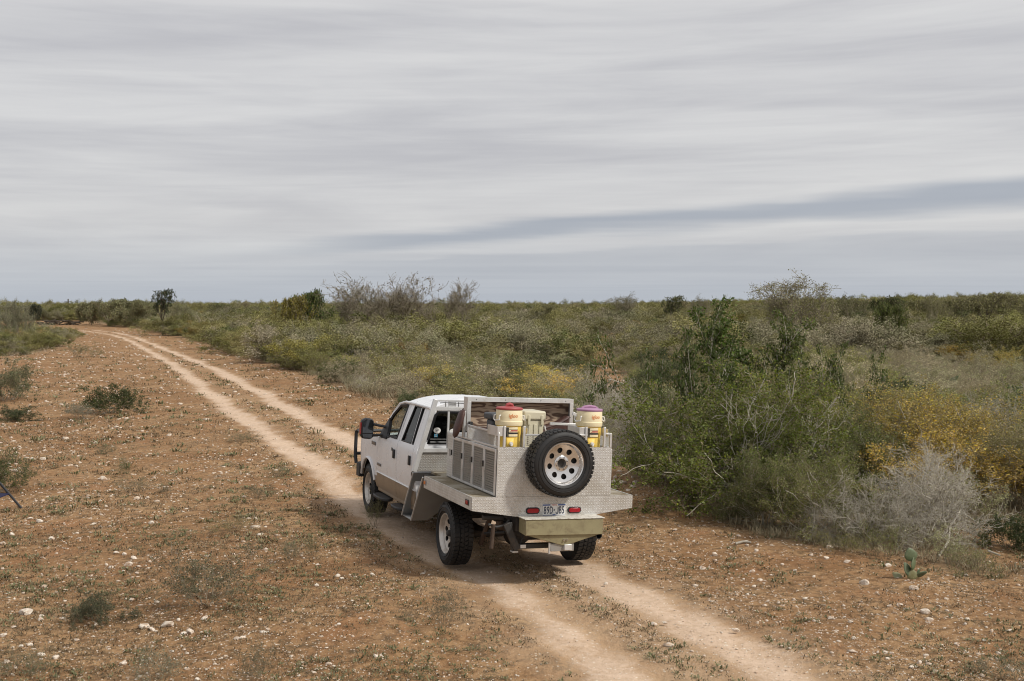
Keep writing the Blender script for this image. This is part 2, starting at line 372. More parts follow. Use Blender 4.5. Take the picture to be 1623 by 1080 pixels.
# ------------------------------------------------------------------ ground
angs = np.concatenate([np.arange(-180, -44, 4), np.arange(-44, 44, .2), np.arange(44, 180, 4)])
rs = [1.0]
while rs[-1] < 1500: rs.append(rs[-1] + max(.09, rs[-1] * .0056))
rs = np.array(rs); CX, CY = 0., -8.
Rr, Aa = np.meshgrid(rs, np.radians(angs), indexing='ij')
gx = CX + Rr * np.sin(Aa); gy = CY + Rr * np.cos(Aa)
gz = gh(gx, gy)
near = Rr < 190
dl = np.full(gx.shape, 99.); dr = np.full(gx.shape, 99.)
fm = near & (np.abs(Aa) < R_(46))
dl[fm] = dist_poly(gx[fm], gy[fm], LTW); dr[fm] = dist_poly(gx[fm], gy[fm], RTW)
wv = .09 * np.sin(gx * 2.3 + gy * 1.7) + .06 * np.sin(gx * 5.1 - gy * 3.3) + .04 * np.sin(gx * 11 + gy * 8.) + .10 * sst(14 - gy, 0, 3)
dt = np.minimum(dl, dr) + wv
track = 1 - sst(dt, .10, .66)
gz = gz - .035 * (1 - sst(np.minimum(dl, dr), .2, .6)) * sst(Rr, 3, 8)
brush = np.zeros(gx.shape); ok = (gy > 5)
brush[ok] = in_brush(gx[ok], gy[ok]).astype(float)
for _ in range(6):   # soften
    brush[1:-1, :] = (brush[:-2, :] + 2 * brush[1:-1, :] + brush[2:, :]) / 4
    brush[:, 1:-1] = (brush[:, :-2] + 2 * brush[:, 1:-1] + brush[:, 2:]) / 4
nr, na = gx.shape
verts = np.stack([gx, gy, gz], -1).reshape(-1, 3)
verts = np.vstack([verts, [[CX, CY, ghf(CX, CY)]]])
idx = np.arange(nr * na).reshape(nr, na); nxt = np.roll(idx, -1, axis=1)
quads = np.stack([idx[:-1], idx[1:], nxt[1:], nxt[:-1]], -1).reshape(-1, 4)
tris = np.stack([np.full(na, nr * na), idx[0], nxt[0]], -1)
def mesh_np(name, verts, polys_list, mats, smooth=False):
    me = bpy.data.meshes.new(name); nv = len(verts); me.vertices.add(nv); me.vertices.foreach_set('co', np.ascontiguousarray(verts, dtype=np.float32).ravel())
    li = np.concatenate([p.ravel() for p in polys_list]); cnt = np.concatenate([np.full(len(p), p.shape[1]) for p in polys_list])
    me.loops.add(len(li)); me.loops.foreach_set('vertex_index', li.astype(np.int32))
    st_ = np.concatenate([[0], np.cumsum(cnt)[:-1]]); me.polygons.add(len(cnt)); me.polygons.foreach_set('loop_start', st_.astype(np.int32))
    if smooth: me.polygons.foreach_set('use_smooth', np.ones(len(cnt), bool))
    if not isinstance(mats, (list, tuple)): mats = [mats]
    for m_ in mats: me.materials.append(m_)
    me.update(calc_edges=True); me.validate(); return me
m, t, b, o = newmat('dirt_ground'); M['dirt'] = m
geo = t.nodes.new('ShaderNodeNewGeometry'); P_ = geo.outputs['Position']
at = t.nodes.new('ShaderNodeAttribute'); at.attribute_name = 'track'; ab = t.nodes.new('ShaderNodeAttribute'); ab.attribute_name = 'brush'
nA = NOISE(t, P_, .35, 5, .6, .3); nB = NOISE(t, P_, 2.2, 6, .65, .3); nC = NOISE(t, P_, 9, 6, .7, .2); nD = NOISE(t, P_, 40, 4, .7)
c = MIX(t, SS(t, MA(t, 'ADD', MA(t, 'MULTIPLY', nA, .6), MA(t, 'MULTIPLY', nB, .4)), .36, .66), (.30, .163, .074), (.455, .29, .152))
c = MIX(t, MA(t, 'MULTIPLY', SS(t, nC, .42, .60), .7), c, (.185, .10, .048))
rp_ = NOISE(t, P_, .9, 4, .6, .5)
c = MIX(t, MA(t, 'MULTIPLY', SS(t, rp_, .54, .70), .5), c, (.365, .18, .085))
lit = MA(t, 'MULTIPLY', SS(t, MA(t, 'ADD', MA(t, 'MULTIPLY', nB, .5), MA(t, 'MULTIPLY', nC, .5)), .50, .62), SS(t, nD, .35, .6))
c = MIX(t, MA(t, 'MULTIPLY', lit, .85), c, (.095, .078, .048))
tk = MA(t, 'MULTIPLY', at.outputs['Fac'], SS(t, MA(t, 'ADD', MA(t, 'MULTIPLY_ADD', nC, .75, MA(t, 'MULTIPLY_ADD', nD, .35, MA(t, 'MULTIPLY', nB, .6))), MA(t, 'MULTIPLY', at.outputs['Fac'], .6)), .95, 1.42))
ar = t.nodes.new('ShaderNodeAttribute'); ar.attribute_name = 'road'
c = MIX(t, MA(t, 'MULTIPLY', ar.outputs['Fac'], MA(t, 'MULTIPLY_ADD', nB, .7, .32)), c, (.52, .36, .225))
c = MIX(t, tk, c, MIX(t, SS(t, nC, .3, .7), (.52, .375, .26), (.66, .50, .37)))
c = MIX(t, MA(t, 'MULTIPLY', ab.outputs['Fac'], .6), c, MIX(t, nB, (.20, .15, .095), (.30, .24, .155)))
# fine pale grit
vo = t.nodes.new('ShaderNodeTexVoronoi'); vo.inputs['Scale'].default_value = 26; t.links.new(P_, vo.inputs['Vector'])
sv = t.nodes.new('ShaderNodeSeparateXYZ'); t.links.new(vo.outputs['Color'], sv.inputs[0])
gr = MA(t, 'MULTIPLY', MA(t, 'LESS_THAN', vo.outputs['Distance'], MA(t, 'MULTIPLY', sv.outputs[1], .34)), MA(t, 'GREATER_THAN', sv.outputs[0], MA(t, 'MULTIPLY_ADD', at.outputs['Fac'], -.25, .70)))
c = MIX(t, MA(t, 'MULTIPLY', gr, .9), c, (.74, .65, .53))
vo2 = t.nodes.new('ShaderNodeTexVoronoi'); vo2.inputs['Scale'].default_value = 70; t.links.new(P_, vo2.inputs['Vector'])
sv2 = t.nodes.new('ShaderNodeSeparateXYZ'); t.links.new(vo2.outputs['Color'], sv2.inputs[0])
gr2 = MA(t, 'MULTIPLY', MA(t, 'LESS_THAN', vo2.outputs['Distance'], .3), MA(t, 'GREATER_THAN', sv2.outputs[0], .80))
c = MIX(t, MA(t, 'MULTIPLY', gr2, .55), c, (.60, .49, .37))
t.links.new(c, b.inputs['Base Color']); setp(b, rough=.95, spec=.15)
hh = MA(t, 'ADD', MA(t, 'MULTIPLY', nC, 1.0), MA(t, 'ADD', MA(t, 'MULTIPLY', nD, .35), MA(t, 'ADD', MA(t, 'MULTIPLY', nB, 1.6), MA(t, 'MULTIPLY', gr, .5))))
bump(t, b, MA(t, 'MULTIPLY', hh, MA(t, 'MULTIPLY_ADD', at.outputs['Fac'], -.6, 1.)), .055, .9)
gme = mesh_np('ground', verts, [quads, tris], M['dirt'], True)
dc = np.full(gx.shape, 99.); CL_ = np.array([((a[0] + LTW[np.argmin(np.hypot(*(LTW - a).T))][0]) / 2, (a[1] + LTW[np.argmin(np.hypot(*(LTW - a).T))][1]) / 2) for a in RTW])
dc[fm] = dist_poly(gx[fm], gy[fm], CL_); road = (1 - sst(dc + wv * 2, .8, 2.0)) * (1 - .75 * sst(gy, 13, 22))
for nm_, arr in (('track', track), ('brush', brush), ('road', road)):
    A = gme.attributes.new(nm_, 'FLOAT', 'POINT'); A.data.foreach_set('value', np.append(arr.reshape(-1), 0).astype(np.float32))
tag(link(bpy.data.objects.new('ground', gme)), kind='structure')
# ------------------------------------------------------------------ pickup truck
def place_thing(name, org, label, cat, group=None):
    o = bpy.data.objects.new(name, None); o.empty_display_size = .2; link(o)
    o.location = tw(org); o.rotation_euler = TE; tag(o, label, cat, group); return o
truck = place_thing('pickup_truck', (0, 0, 0), 'white crew cab pickup truck with an aluminium flatbed, parked on the dirt track', 'truck')
XZ = ([.40, .50, .60, .75, 1.0, 1.2, 1.32, 1.36, 1.6, 1.87, 1.94, 2.0], [.93, .955, .985, .99, 1.0, .995, .975, .955, .885, .80, .765, .68])
def xs(z): return float(np.interp(z, *XZ))
def nose(y): return max(0., y - 4.5) ** 2 * .35      # the front corners round inwards
def panel(name, polys, mats, side, parent, thick=.025, out=0., split=None, xf=None, bevel=0):
    """body panels: outlines in the side plane, cut into strips and wrapped on the body section"""
    bm = bmesh.new()
    for poly in polys:
        vs = [bm.verts.new((0, y, z)) for y, z in poly]; bm.faces.new(vs)
    bmesh.ops.triangulate(bm, faces=bm.faces[:])
    for z in (.5, .6, .68, .735, .75, .82, .9, 1.0, 1.1, 1.2, 1.26, 1.32, 1.36, 1.48, 1.6, 1.73, 1.87, 1.92):
        bmesh.ops.bisect_plane(bm, geom=bm.verts[:] + bm.edges[:] + bm.faces[:], plane_co=(0, 0, z), plane_no=(0, 0, 1))
    for y in (4.5, 4.62, 4.75, 4.87, 4.97):
        bmesh.ops.bisect_plane(bm, geom=bm.verts[:] + bm.edges[:] + bm.faces[:], plane_co=(0, y, 0), plane_no=(0, 1, 0))
    for f in bm.faces:
        if split and f.calc_center_median().z < split: f.material_index = 1
    for v_ in bm.verts:
        X = (xf or xs)(v_.co.z) - nose(v_.co.y) + out
        v_.co.x = side * X
    bmesh.ops.recalc_face_normals(bm, faces=bm.faces[:])
    r = bmesh.ops.extrude_face_region(bm, geom=bm.faces[:])
    for e in r['geom']:
        if isinstance(e, bmesh.types.BMVert): e.co.x -= side * thick
    bmesh.ops.recalc_face_normals(bm, faces=bm.faces[:])
    me = bpy.data.meshes.new(name); bm.to_mesh(me); bm.free()
    for m_ in (mats if isinstance(mats, (list, tuple)) else [mats]): me.materials.append(m_)
    me.polygons.foreach_set('use_smooth', [True] * len(me.polygons)); me.set_sharp_from_angle(angle=R_(30))
    o = bpy.data.objects.new(name, me); link(o, parent)
    return o
WB = [M['white_paint'], M['brown_paint']]
g_ = .006
ARC = [(4.12 + .475 * math.cos(a), .43 + .475 * math.sin(a)) for a in [R_(x) for x in range(160, 19, -10)]]
for s in (-1, 1):
    # dark layer behind the shut lines
    panel('body_liner', [[(1.42,.50),(3.60,.50),(3.60,1.28),(3.50,1.31),(1.42,1.335)]], M['gap_black'], s, truck, .03, -.03)
    fd = panel('front_door', [[(3.545,.50),(3.555,.85),(3.53,1.285),(3.07,1.305),(2.93,1.345),(2.54,1.35),(2.425,1.345),(2.395,1.0),(2.40,.50)],
        [(2.545,1.353),(2.425,1.348),(2.46,1.6),(2.405,1.905),(2.50,1.87)], [(2.50,1.872),(2.405,1.905),(2.90,1.90),(3.02,1.865),(3.22,1.72),(3.42,1.50),(3.53,1.30),(3.49,1.30),(3.36,1.50),(3.17,1.69),(2.9,1.845)]], WB, s, truck, .03, 0, .735)
    rd = panel('rear_door', [[(2.385,.50),(2.382,1.0),(2.412,1.345),(2.30,1.35),(1.66,1.355),(1.585,1.35),(1.585,.50)],
        [(2.412,1.348),(2.30,1.353),(2.195,1.875),(2.39,1.905),(2.447,1.6)], [(2.195,1.875),(1.68,1.875),(1.60,1.905),(2.39,1.905)],
        [(1.86,1.874),(1.80,1.874),(1.74,1.352),(1.785,1.352)], [(1.69,1.874),(1.60,1.905),(1.586,1.352),(1.665,1.352)]], WB, s, truck, .03, 0, .735)
    panel('cab_corner', [[(1.575,.50),(1.575,1.35),(1.59,1.905),(1.415,1.905),(1.40,1.35),(1.40,.50)]], WB, s, truck, .03, 0, .735)
    panel('front_fender', [[(3.555,.50),(3.565,.85),(3.54,1.29)] + [(3.8,1.285),(4.2,1.265),(4.7,1.20),(5.02,1.08),(5.03,.62),(4.60,.58)] + ARC[::-1] + [(3.66,.50)]], WB, s, truck, .03, 0, .68)
    panel('window_sail', [[(3.515,1.305),(3.35,1.51),(3.24,1.62),(3.14,1.50),(3.06,1.305)]], M['black_plastic'], s, truck, .05, .022)
    wgl = panel('window_glass', [[(3.17,1.335),(3.27,1.56),(3.14,1.68),(2.9,1.835),(2.515,1.86),(2.555,1.365),(2.93,1.365)]], M['glass'], s, fd, .004, -.022)
    panel('window_glass', [[(2.19,1.87),(1.865,1.87),(1.79,1.36),(2.295,1.36)]], M['tinted_glass'], s, rd, .004, -.018)
    panel('quarter_glass', [[(1.80,1.87),(1.692,1.87),(1.668,1.36),(1.738,1.36)]], M['tinted_glass'], s, rd, .004, -.018)
    for par, loop in ((fd, [(3.06,1.325),(3.26,1.545),(3.14,1.68),(2.9,1.835),(2.51,1.862),(2.553,1.36),(2.93,1.36)]), (rd, [(2.195,1.872),(1.862,1.872),(1.786,1.358),(2.30,1.358)]), (rd, [(1.803,1.872),(1.69,1.872),(1.666,1.358),(1.74,1.358)])):
        mb = MB(); pts = []
        for i, (y, z) in enumerate(loop):
            y2, z2 = loop[(i + 1) % len(loop)]
            for k in range(4): q = k / 4; zz = z + (z2 - z) * q; pts.append((s * (xs(zz) - .008), y + (y2 - y) * q, zz))
        mb.tube(pts, .026 if par is fd else .014, 5, closed=True); mb.build('window_seal', M['black_plastic'], par)
    # door furniture
    for par, y in ((fd, 2.515), (rd, 1.665)):
        mb = MB(); mb.box(s * (xs(1.14) + .003) if s > 0 else s * (xs(1.14) + .028), s * (xs(1.14) + .028) if s > 0 else s * (xs(1.14) + .003), y - .036, y + .036, 1.07, 1.205)
        mb.build('door_handle', M['black_plastic'], par, bevel=.008)
    mb = MB(); x_ = s * (xs(1.19) + .003); mb.box(min(x_, x_ + s * .006), max(x_, x_ + s * .006), 2.63, 2.68, 1.17, 1.215); mb.build('keyhole', M['black_plastic'], fd)
    mb = MB(); x_ = s * (xs(1.17) + .001); mb.box(min(x_, x_ + s * .012), max(x_, x_ + s * .012), 3.66, 3.90, 1.145, 1.20); mb.build('fender_badge', M['dark_steel_badge'], truck, bevel=.004)
    mb = MB(); x_ = s * (xs(.87) + .001); mb.box(min(x_, x_ + s * .01), max(x_, x_ + s * .01), 3.28, 3.50, .855, .895); mb.build('door_badge', M['dark_steel_badge'], fd, bevel=.003)
    # belt moulding
    mb = MB(); mb.tube([(s * (xs(.755) + .004), y, .748 - .0 * y) for y in (1.42, 2.0, 2.8, 3.55)], .011, 6); mb.build('side_moulding', M['white_paint'], truck)
    mb = MB(); mb.tube([(s * (xs(z) + .01), y, z) for y, z in ARC], .020, 8); mb.build('wheel_arch_lip', M['white_paint'], truck)
    # rocker and steps
    mb = MB(); mb.box(min(s * .70, s * .95), max(s * .70, s * .95), 1.40, 3.60, .44, .515); mb.build('rocker', M['brown_paint'], truck, bevel=.02)
    for y0, y1 in ((2.75, 3.45), (1.85, 2.35)):
        mb = MB(); n = 20; cy = (y0 + y1) / 2; a_ = (y1 - y0) / 2
        mb.prism([(s * .99 + .115 * math.cos(2 * math.pi * k / n), cy + a_ * math.copysign(abs(math.sin(2 * math.pi * k / n)) ** .6, math.sin(2 * math.pi * k / n))) for k in range(n)], 2, .385, .43)
        st_ = mb.build('step_pad', M['black_plastic'], truck, bevel=.012)
        mb = MB(); mb.tube([(s * .72, cy, .47), (s * .90, cy, .40)], .03, 8); mb.build('bracket', M['chassis_black'], st_)
    # inner wheel wells
    mb = MB(); pts = [(4.12 + .50 * math.cos(R_(a)), .43 + .50 * math.sin(R_(a))) for a in range(0, 181, 15)]
    for (ya, za), (yb, zb) in zip(pts[:-1], pts[1:]): mb.quad((s * .95, ya, za), (s * .95, yb, zb), (s * .55, yb, zb), (s * .55, ya, za))
    mb.build('wheel_well', M['gap_black'], truck, fix=False)
# roof
def grid(nx_, ny_, fn):
    vs = [fn(i / nx_, j / ny_) for j in range(ny_ + 1) for i in range(nx_ + 1)]
    fs = [(j * (nx_ + 1) + i, j * (nx_ + 1) + i + 1, (j + 1) * (nx_ + 1) + i + 1, (j + 1) * (nx_ + 1) + i) for j in range(ny_) for i in range(nx_)]
    return vs, fs
def roof_fn(a, b_):
    tt_ = a * 2 - 1; y = 1.385 + b_ * 1.70
    fr = max(0, (y - 2.55) / .53); re_ = max(0, (1.50 - y) / .115)
    hw = .786 - .03 * fr ** 2
    z = 1.90 + .135 * (1 - abs(tt_) ** 2.6) - .085 * fr ** 2 - .035 * re_ ** 2
    rib = sst(y, 1.5, 1.6) * (1 - sst(y, 2.45, 2.6)) * (1 if abs(tt_) < .8 else 0)
    z += rib * .010 * (.5 + .5 * math.cos(tt_ * math.pi * 5.5))
    return (tt_ * hw, y, z)
mb = MB(); mb.add(*grid(40, 24, roof_fn)); rf = mb.build('roof', M['white_paint'], truck, ang=50); sm = rf.modifiers.new('t', 'SOLIDIFY'); sm.thickness = .03; sm.offset = -1
for s in (-1, 1):
    mb = MB(); mb.tube([(s * .80, 1.40, 1.897), (s * .797, 2.2, 1.905), (s * .795, 2.7, 1.90), (s * .80, 3.0, 1.855), (s * .83, 3.22, 1.71), (s * .88, 3.42, 1.50), (s * .93, 3.58, 1.29)], .022, 8); mb.build('roof_rail', M['white_paint'], truck)
# windscreen and bonnet
def ws(a, b_):
    tt_ = a * 2 - 1; hw = .76 + (.90 - .76) * b_; return (tt_ * hw, 3.075 + (.56 + .12 * (1 - tt_ * tt_)) * b_, 1.815 + .13 * (1 - abs(tt_) ** 2.6) * (1 - b_) - .53 * b_)
mb = MB(); mb.add(*grid(14, 6, ws)); mb.build('windscreen', M['glass'], truck)
def hood(a, b_):
    tt_ = a * 2 - 1; y = 3.66 + .12 * (1 - tt_ * tt_) * (1 - b_) + b_ * 1.30
    hw = .93 - .04 * b_; z = 1.285 + .035 * (1 - abs(tt_) ** 3) - .16 * b_ ** 1.8 + (.02 * sst(abs(tt_), .45, .55) if abs(tt_) < .9 else 0)
    return (tt_ * hw, y, z)
mb = MB(); mb.add(*grid(24, 14, hood)); hd = mb.build('bonnet', M['white_paint'], truck); hd.modifiers.new('t', 'SOLIDIFY').thickness = .02
mb = MB(); mb.box(-.92, .92, 3.50, 3.68, 1.20, 1.262); mb.build('cowl', M['black_plastic'], truck)
mb = MB(); mb.box(-.80, .80, 4.86, 4.96, .72, 1.12); mb.build('grille', M['black_plastic'], truck, bevel=.02)
for z in (.80, .90, 1.0, 1.10):
    mb = MB(); mb.box(-.62, .62, 4.95, 4.975, z - .02, z + .02); mb.build('grille_bar', M['chrome'], truck)
for s in (-1, 1):
    mb = MB(); mb.box(min(s * .63, s * .88), max(s * .63, s * .88), 4.84, 4.97, .84, 1.08); mb.build('headlight', M['white_plastic'], truck, bevel=.03)
# replacement bumper with brush guard
mb = MB(); mb.prism([(-.98, 4.80), (-.98, 5.02), (-.80, 5.22), (.80, 5.22), (.98, 5.02), (.98, 4.80)], 2, .50, .73)
bp = mb.build('front_bumper', M['chassis_black'], truck, bevel=.015)
gd = MB()
for s in (-1, 1):
    gd.tube([(s * .97, 5.08, .70), (s * .98, 5.13, .85), (s * .98, 5.12, 1.24), (s * .96, 5.02, 1.27)], .030, 8)
    gd.tube([(s * .42, 5.25, .70), (s * .42, 5.27, 1.25)], .028, 8)
gd.tube([(-.96, 5.10, 1.245), (-.42, 5.27, 1.25), (.42, 5.27, 1.25), (.96, 5.10, 1.245)], .028, 8)
gd.tube([(-.98, 5.13, .86), (-.42, 5.27, .86), (.42, 5.27, .86), (.98, 5.13, .86)], .028, 8)
gd.build('brush_guard', M['black_plastic'], truck)
# cab rear wall
def strip(poly, y0, y1, mat, name='cab_rear_wall'):
    mb = MB(); mb.prism(poly, 1, y0, y1); return mb.build(name, mat, truck)
strip([(-.955,.55),(.955,.55),(.99,.9),(.99,1.2),(.955,1.33),(.93,1.395),(-.93,1.395),(-.955,1.33),(-.99,1.2),(-.99,.9)], 1.385, 1.415, M['white_paint'])
strip([(-.93,1.396),(-.845,1.396),(-.715,1.865),(-.785,1.90)], 1.385, 1.415, M['white_paint'])
strip([(.93,1.396),(.845,1.396),(.715,1.865),(.785,1.90)], 1.385, 1.415, M['white_paint'])
strip([(-.714,1.866),(.714,1.866),(.785,1.90),(.6,1.965),(.3,2.0),(0,2.005),(-.3,2.0),(-.6,1.965),(-.785,1.90)], 1.385, 1.415, M['white_paint'])
wl = [(-.80,1.42),(.80,1.42),(.835,1.46),(.735,1.80),(.69,1.845),(-.69,1.845),(-.735,1.80),(-.835,1.46)]
mb = MB(); mb.tube([(x, 1.378, z) for x, z in wl], .021, 6, closed=True); mb.build('rear_window_seal', M['black_plastic'], truck)
mb = MB(); mb.prism(wl, 1, 1.39, 1.394); rg = mb.build('rear_window', M['rear_glass'], truck)
mb = MB(); mb.box(-.80, .80, 1.370, 1.380, 1.462, 1.474); mb.build('window_trim', M['chrome'], rg)
mb = MB(); mb.prism([(-.700 + .052 * math.cos(a), 1.588 + .042 * math.sin(a)) for a in [i * math.pi / 12 for i in range(24)]], 1, 1.382, 1.386); mb.build('oval_sticker', M['white_plastic'], rg)
mb = MB(); mb.tube([(-.718, 1.380, 1.575), (-.70, 1.380, 1.60), (-.69, 1.380, 1.585), (-.68, 1.380, 1.603)], .004, 5); mb.build('sticker_print', M['black_print'], rg)
mb = MB(); mb.box(-.742, -.694, 1.382, 1.386, 1.494, 1.540); mb.build('square_sticker', M['pale_blue_print'], rg)
mb = MB(); mb.box(-.733, -.703, 1.379, 1.381, 1.500, 1.508); mb.add([(-.732,1.380,1.532),(-.704,1.380,1.532),(-.718,1.380,1.514)], [(0,1,2)]); mb.build('sticker_print', M['white_plastic'], rg)
# interior
mb = MB(); mb.box(-.88, .88, 1.45, 3.6, .60, .66); mb.build('cab_floor', M['dark_interior'], truck)
mb = MB(); mb.box(-.86, .86, 3.18, 3.60, .95, 1.27); mb.build('dashboard', M['dark_interior'], truck, bevel=.04)
for x in (-.42, .42):
    mb = MB(); mb.box(x - .27, x + .27, 2.45, 2.95, .66, .95); mb.build('seat', M['dark_interior'], truck, bevel=.05)
    mb = MB(); mb.beam((x, 2.50, .93), (x, 2.30, 1.52), .52, .14, (0, 1, 0)); mb.build('seat_back', M['dark_interior'], truck, bevel=.04)
    mb = MB(); mb.box(x - .15, x + .15, 2.20, 2.30, 1.53, 1.73); mb.build('headrest', M['dark_interior'], truck, bevel=.04)
mb = MB(); mb.box(-.80, .80, 1.62, 1.95, .66, 1.0); mb.box(-.80, .80, 1.46, 1.62, .66, 1.44); mb.build('rear_bench', M['dark_interior'], truck, bevel=.04)
mb = MB(); mb.tube([(-.42 + .19 * math.cos(a), 3.06 + .05 * math.sin(a), 1.22 + .18 * math.sin(a)) for a in [i * math.pi / 10 for i in range(20)]], .016, 6, closed=True); mb.tube([(-.42, 3.06, 1.22), (-.42, 3.25, 1.12)], .03, 6); mb.build('steering_wheel', M['black_plastic'], truck)
# door mirrors
for s in (-1, 1):
    mb = MB(); mb.prism([(s * 1.09, 1.29), (s * 1.085, 1.545), (s * 1.12, 1.585), (s * 1.22, 1.595), (s * 1.285, 1.55), (s * 1.29, 1.32), (s * 1.26, 1.27), (s * 1.13, 1.26)], 1, 3.46, 3.58)
    mr = mb.build('door_mirror', M['black_plastic'], truck, bevel=.03)
    mb = MB(); mb.prism([(s * 1.108, 1.36), (s * 1.105, 1.54), (s * 1.135, 1.57), (s * 1.21, 1.578), (s * 1.265, 1.54), (s * 1.27, 1.36)], 1, 3.452, 3.458); mb.build('mirror_glass', M['mirror_glass'], mr)
    mb = MB(); mb.prism([(s * 1.12, 1.285), (s * 1.11, 1.345), (s * 1.27, 1.345), (s * 1.255, 1.285)], 1, 3.452, 3.458); mb.build('spotter_glass', M['mirror_glass'], mr)
    mb = MB(); mb.tube([(s * .93, 3.30, 1.47), (s * 1.12, 3.52, 1.50)], .022, 8); mb.tube([(s * .95, 3.32, 1.345), (s * 1.13, 3.52, 1.315)], .022, 8); mb.build('mirror_arm', M['black_plastic'], mr)
    mb = MB(); x0_, x1_ = sorted((s * 1.285, s * 1.297)); mb.box(x0_, x1_, 3.48, 3.56, 1.34, 1.52); mb.build('reflector', M['red_lens'], mr)

# headache rack
def sqt(parent, name, pts, w=.05, mat='aluminium', h=None):
    mb = MB()
    for a, b_ in pts: mb.beam(a, b_, w, h or w, (0, 1, 0))
    return mb.build(name, M[mat], parent, bevel=.004)
RY = 1.235
for s in (-1, 1):
    sqt(truck, 'rack_post', [((s * 1.055, RY, 1.03), (s * .785, RY, 2.03))], .062)
    sqt(truck, 'rack_brace', [((s * .59, RY, 1.34), (s * .59, RY, 1.885))], .028)
    mb = MB(); mb.box(s * .59 - .001 if s > 0 else s * .59 - .15, s * .59 + .15 if s > 0 else s * .59 + .001, RY - .02, RY + .02, 1.45, 1.46)
sqt(truck, 'rack_top_bar', [((-.80, RY, 2.015), (.80, RY, 2.015))], .024)
sqt(truck, 'rack_crossbar', [((-.80, RY - .002, 1.905), (.80, RY - .002, 1.905))], .05)
sqt(truck, 'rack_crossbar', [((-.955, RY - .002, 1.325), (.955, RY - .002, 1.325))], .055)
mb = MB(); mb.prism([(-1.02, 1.035), (1.02, 1.035), (.95, 1.296), (-.95, 1.296)], 1, RY - .006, RY + .006); mb.build('rack_panel', M['dark_tread_plate'], truck)
mb = MB(); mb.box(-.60, -.49, RY - .012, RY + .006, 1.93, 2.004); lb = mb.build('brake_light_plate', M['aluminium'], truck)
for x in (-.64, -.45): mb = MB(); mb.box(x - .005, x + .005, RY - .01, RY + .01, 1.92, 2.0); mb.build('bracket', M['dull_aluminium'], lb)
mb = MB(); mb.tube([(-.73, RY - .03, 1.985), (-.66, RY - .03, 1.99), (-.35, RY - .03, 1.985), (-.10, RY - .03, 1.99)], .007, 6); mb.build('wiring', M['black_plastic'], truck)
# round work light behind the rack
mb = MB(); mb.lathe([(1.13, .001), (1.13, .078), (1.16, .085), (1.21, .07), (1.225, .03), (1.23, .001)], (-.53, 0, 1.55), 1, 24); wlt = mb.build('work_light', M['white_plastic'], truck)
mb = MB(); mb.tube([(-.53, 1.22, 1.55), (-.59, 1.235, 1.55)], .012, 6); mb.build('bracket', M['chassis_black'], wlt)

# flatbed
BW = 1.048; BY0 = -1.186; BY1 = .775; BZ = 1.029
mb = MB(); mb.box(-BW + .004, BW - .004, BY0 + .004, BY1, BZ - .03, BZ); mb.box(-.80, .80, BY1, 1.27, BZ - .03, BZ); bf = mb.build('bed_floor', M['bed_floor'], truck)
for s in (-1, 1):
    x0_, x1_ = sorted((s * BW, s * (BW - .02)))
    mb = MB(); mb.box(x0_, x1_, BY0 + .02, BY1, BZ - .153, BZ + .004); sr = mb.build('bed_side_rail', M['tread_plate'], truck)
    mb = MB(); X = s * (BW + .003)
    mb.box(min(X, X + s * .012), max(X, X + s * .012), .675, .745, .93, .975); mk = mb.build('marker_lamp', M['amber_lens'], sr, bevel=.004)
    mb = MB(); mb.box(min(X, X + s * .006), max(X, X + s * .006), .66, .76, .92, .985); mb.build('lamp_bezel', M['dull_aluminium'], sr)
    mb = MB(); mb.box(min(X, X + s * .012), max(X, X + s * .012), -1.06, -.99, .93, .975); mb.build('marker_lamp', M['red_lens'], sr, bevel=.004)
    mb = MB(); mb.box(min(X, X + s * .006), max(X, X + s * .006), -1.085, -.965, .922, .985); mb.build('lamp_bezel', M['chassis_black'], sr)
mb = MB(); mb.prism([(-BW, BZ + .004), (-BW, .876), (-.48, .797), (.50, .797), (BW, .876), (BW, BZ + .004)], 1, BY0 - .004, BY0 + .014); rs_ = mb.build('bed_rear_skirt', M['tread_plate'], truck)
for i, x in enumerate((-.9, -.45, 0, .45, .9)):
    mb = MB(); mb.box(x - .03, x + .03, BY0 + .03, 1.20, .93, .996); mb.build('bed_crossmember', M['chassis_black'], truck)
def oval(cx, cz, a, r, y0, y1, n=10):
    pts = [(cx + a + r * math.cos(t_), cz + r * math.sin(t_)) for t_ in np.linspace(-math.pi / 2, math.pi / 2, n)] + [(cx - a + r * math.cos(t_), cz + r * math.sin(t_)) for t_ in np.linspace(math.pi / 2, 3 * math.pi / 2, n)]
    mb = MB(); mb.prism(pts, 1, y0, y1); return mb
for x in (-.282, .262):
    bz = oval(x, .866, .052, .038, BY0 - .018, BY0 - .005).build('tail_light', M['black_rubber'], truck, bevel=.004)
    oval(x, .866, .048, .027, BY0 - .026, BY0 - .0175).build('lens', M['red_lens'], bz, bevel=.004)

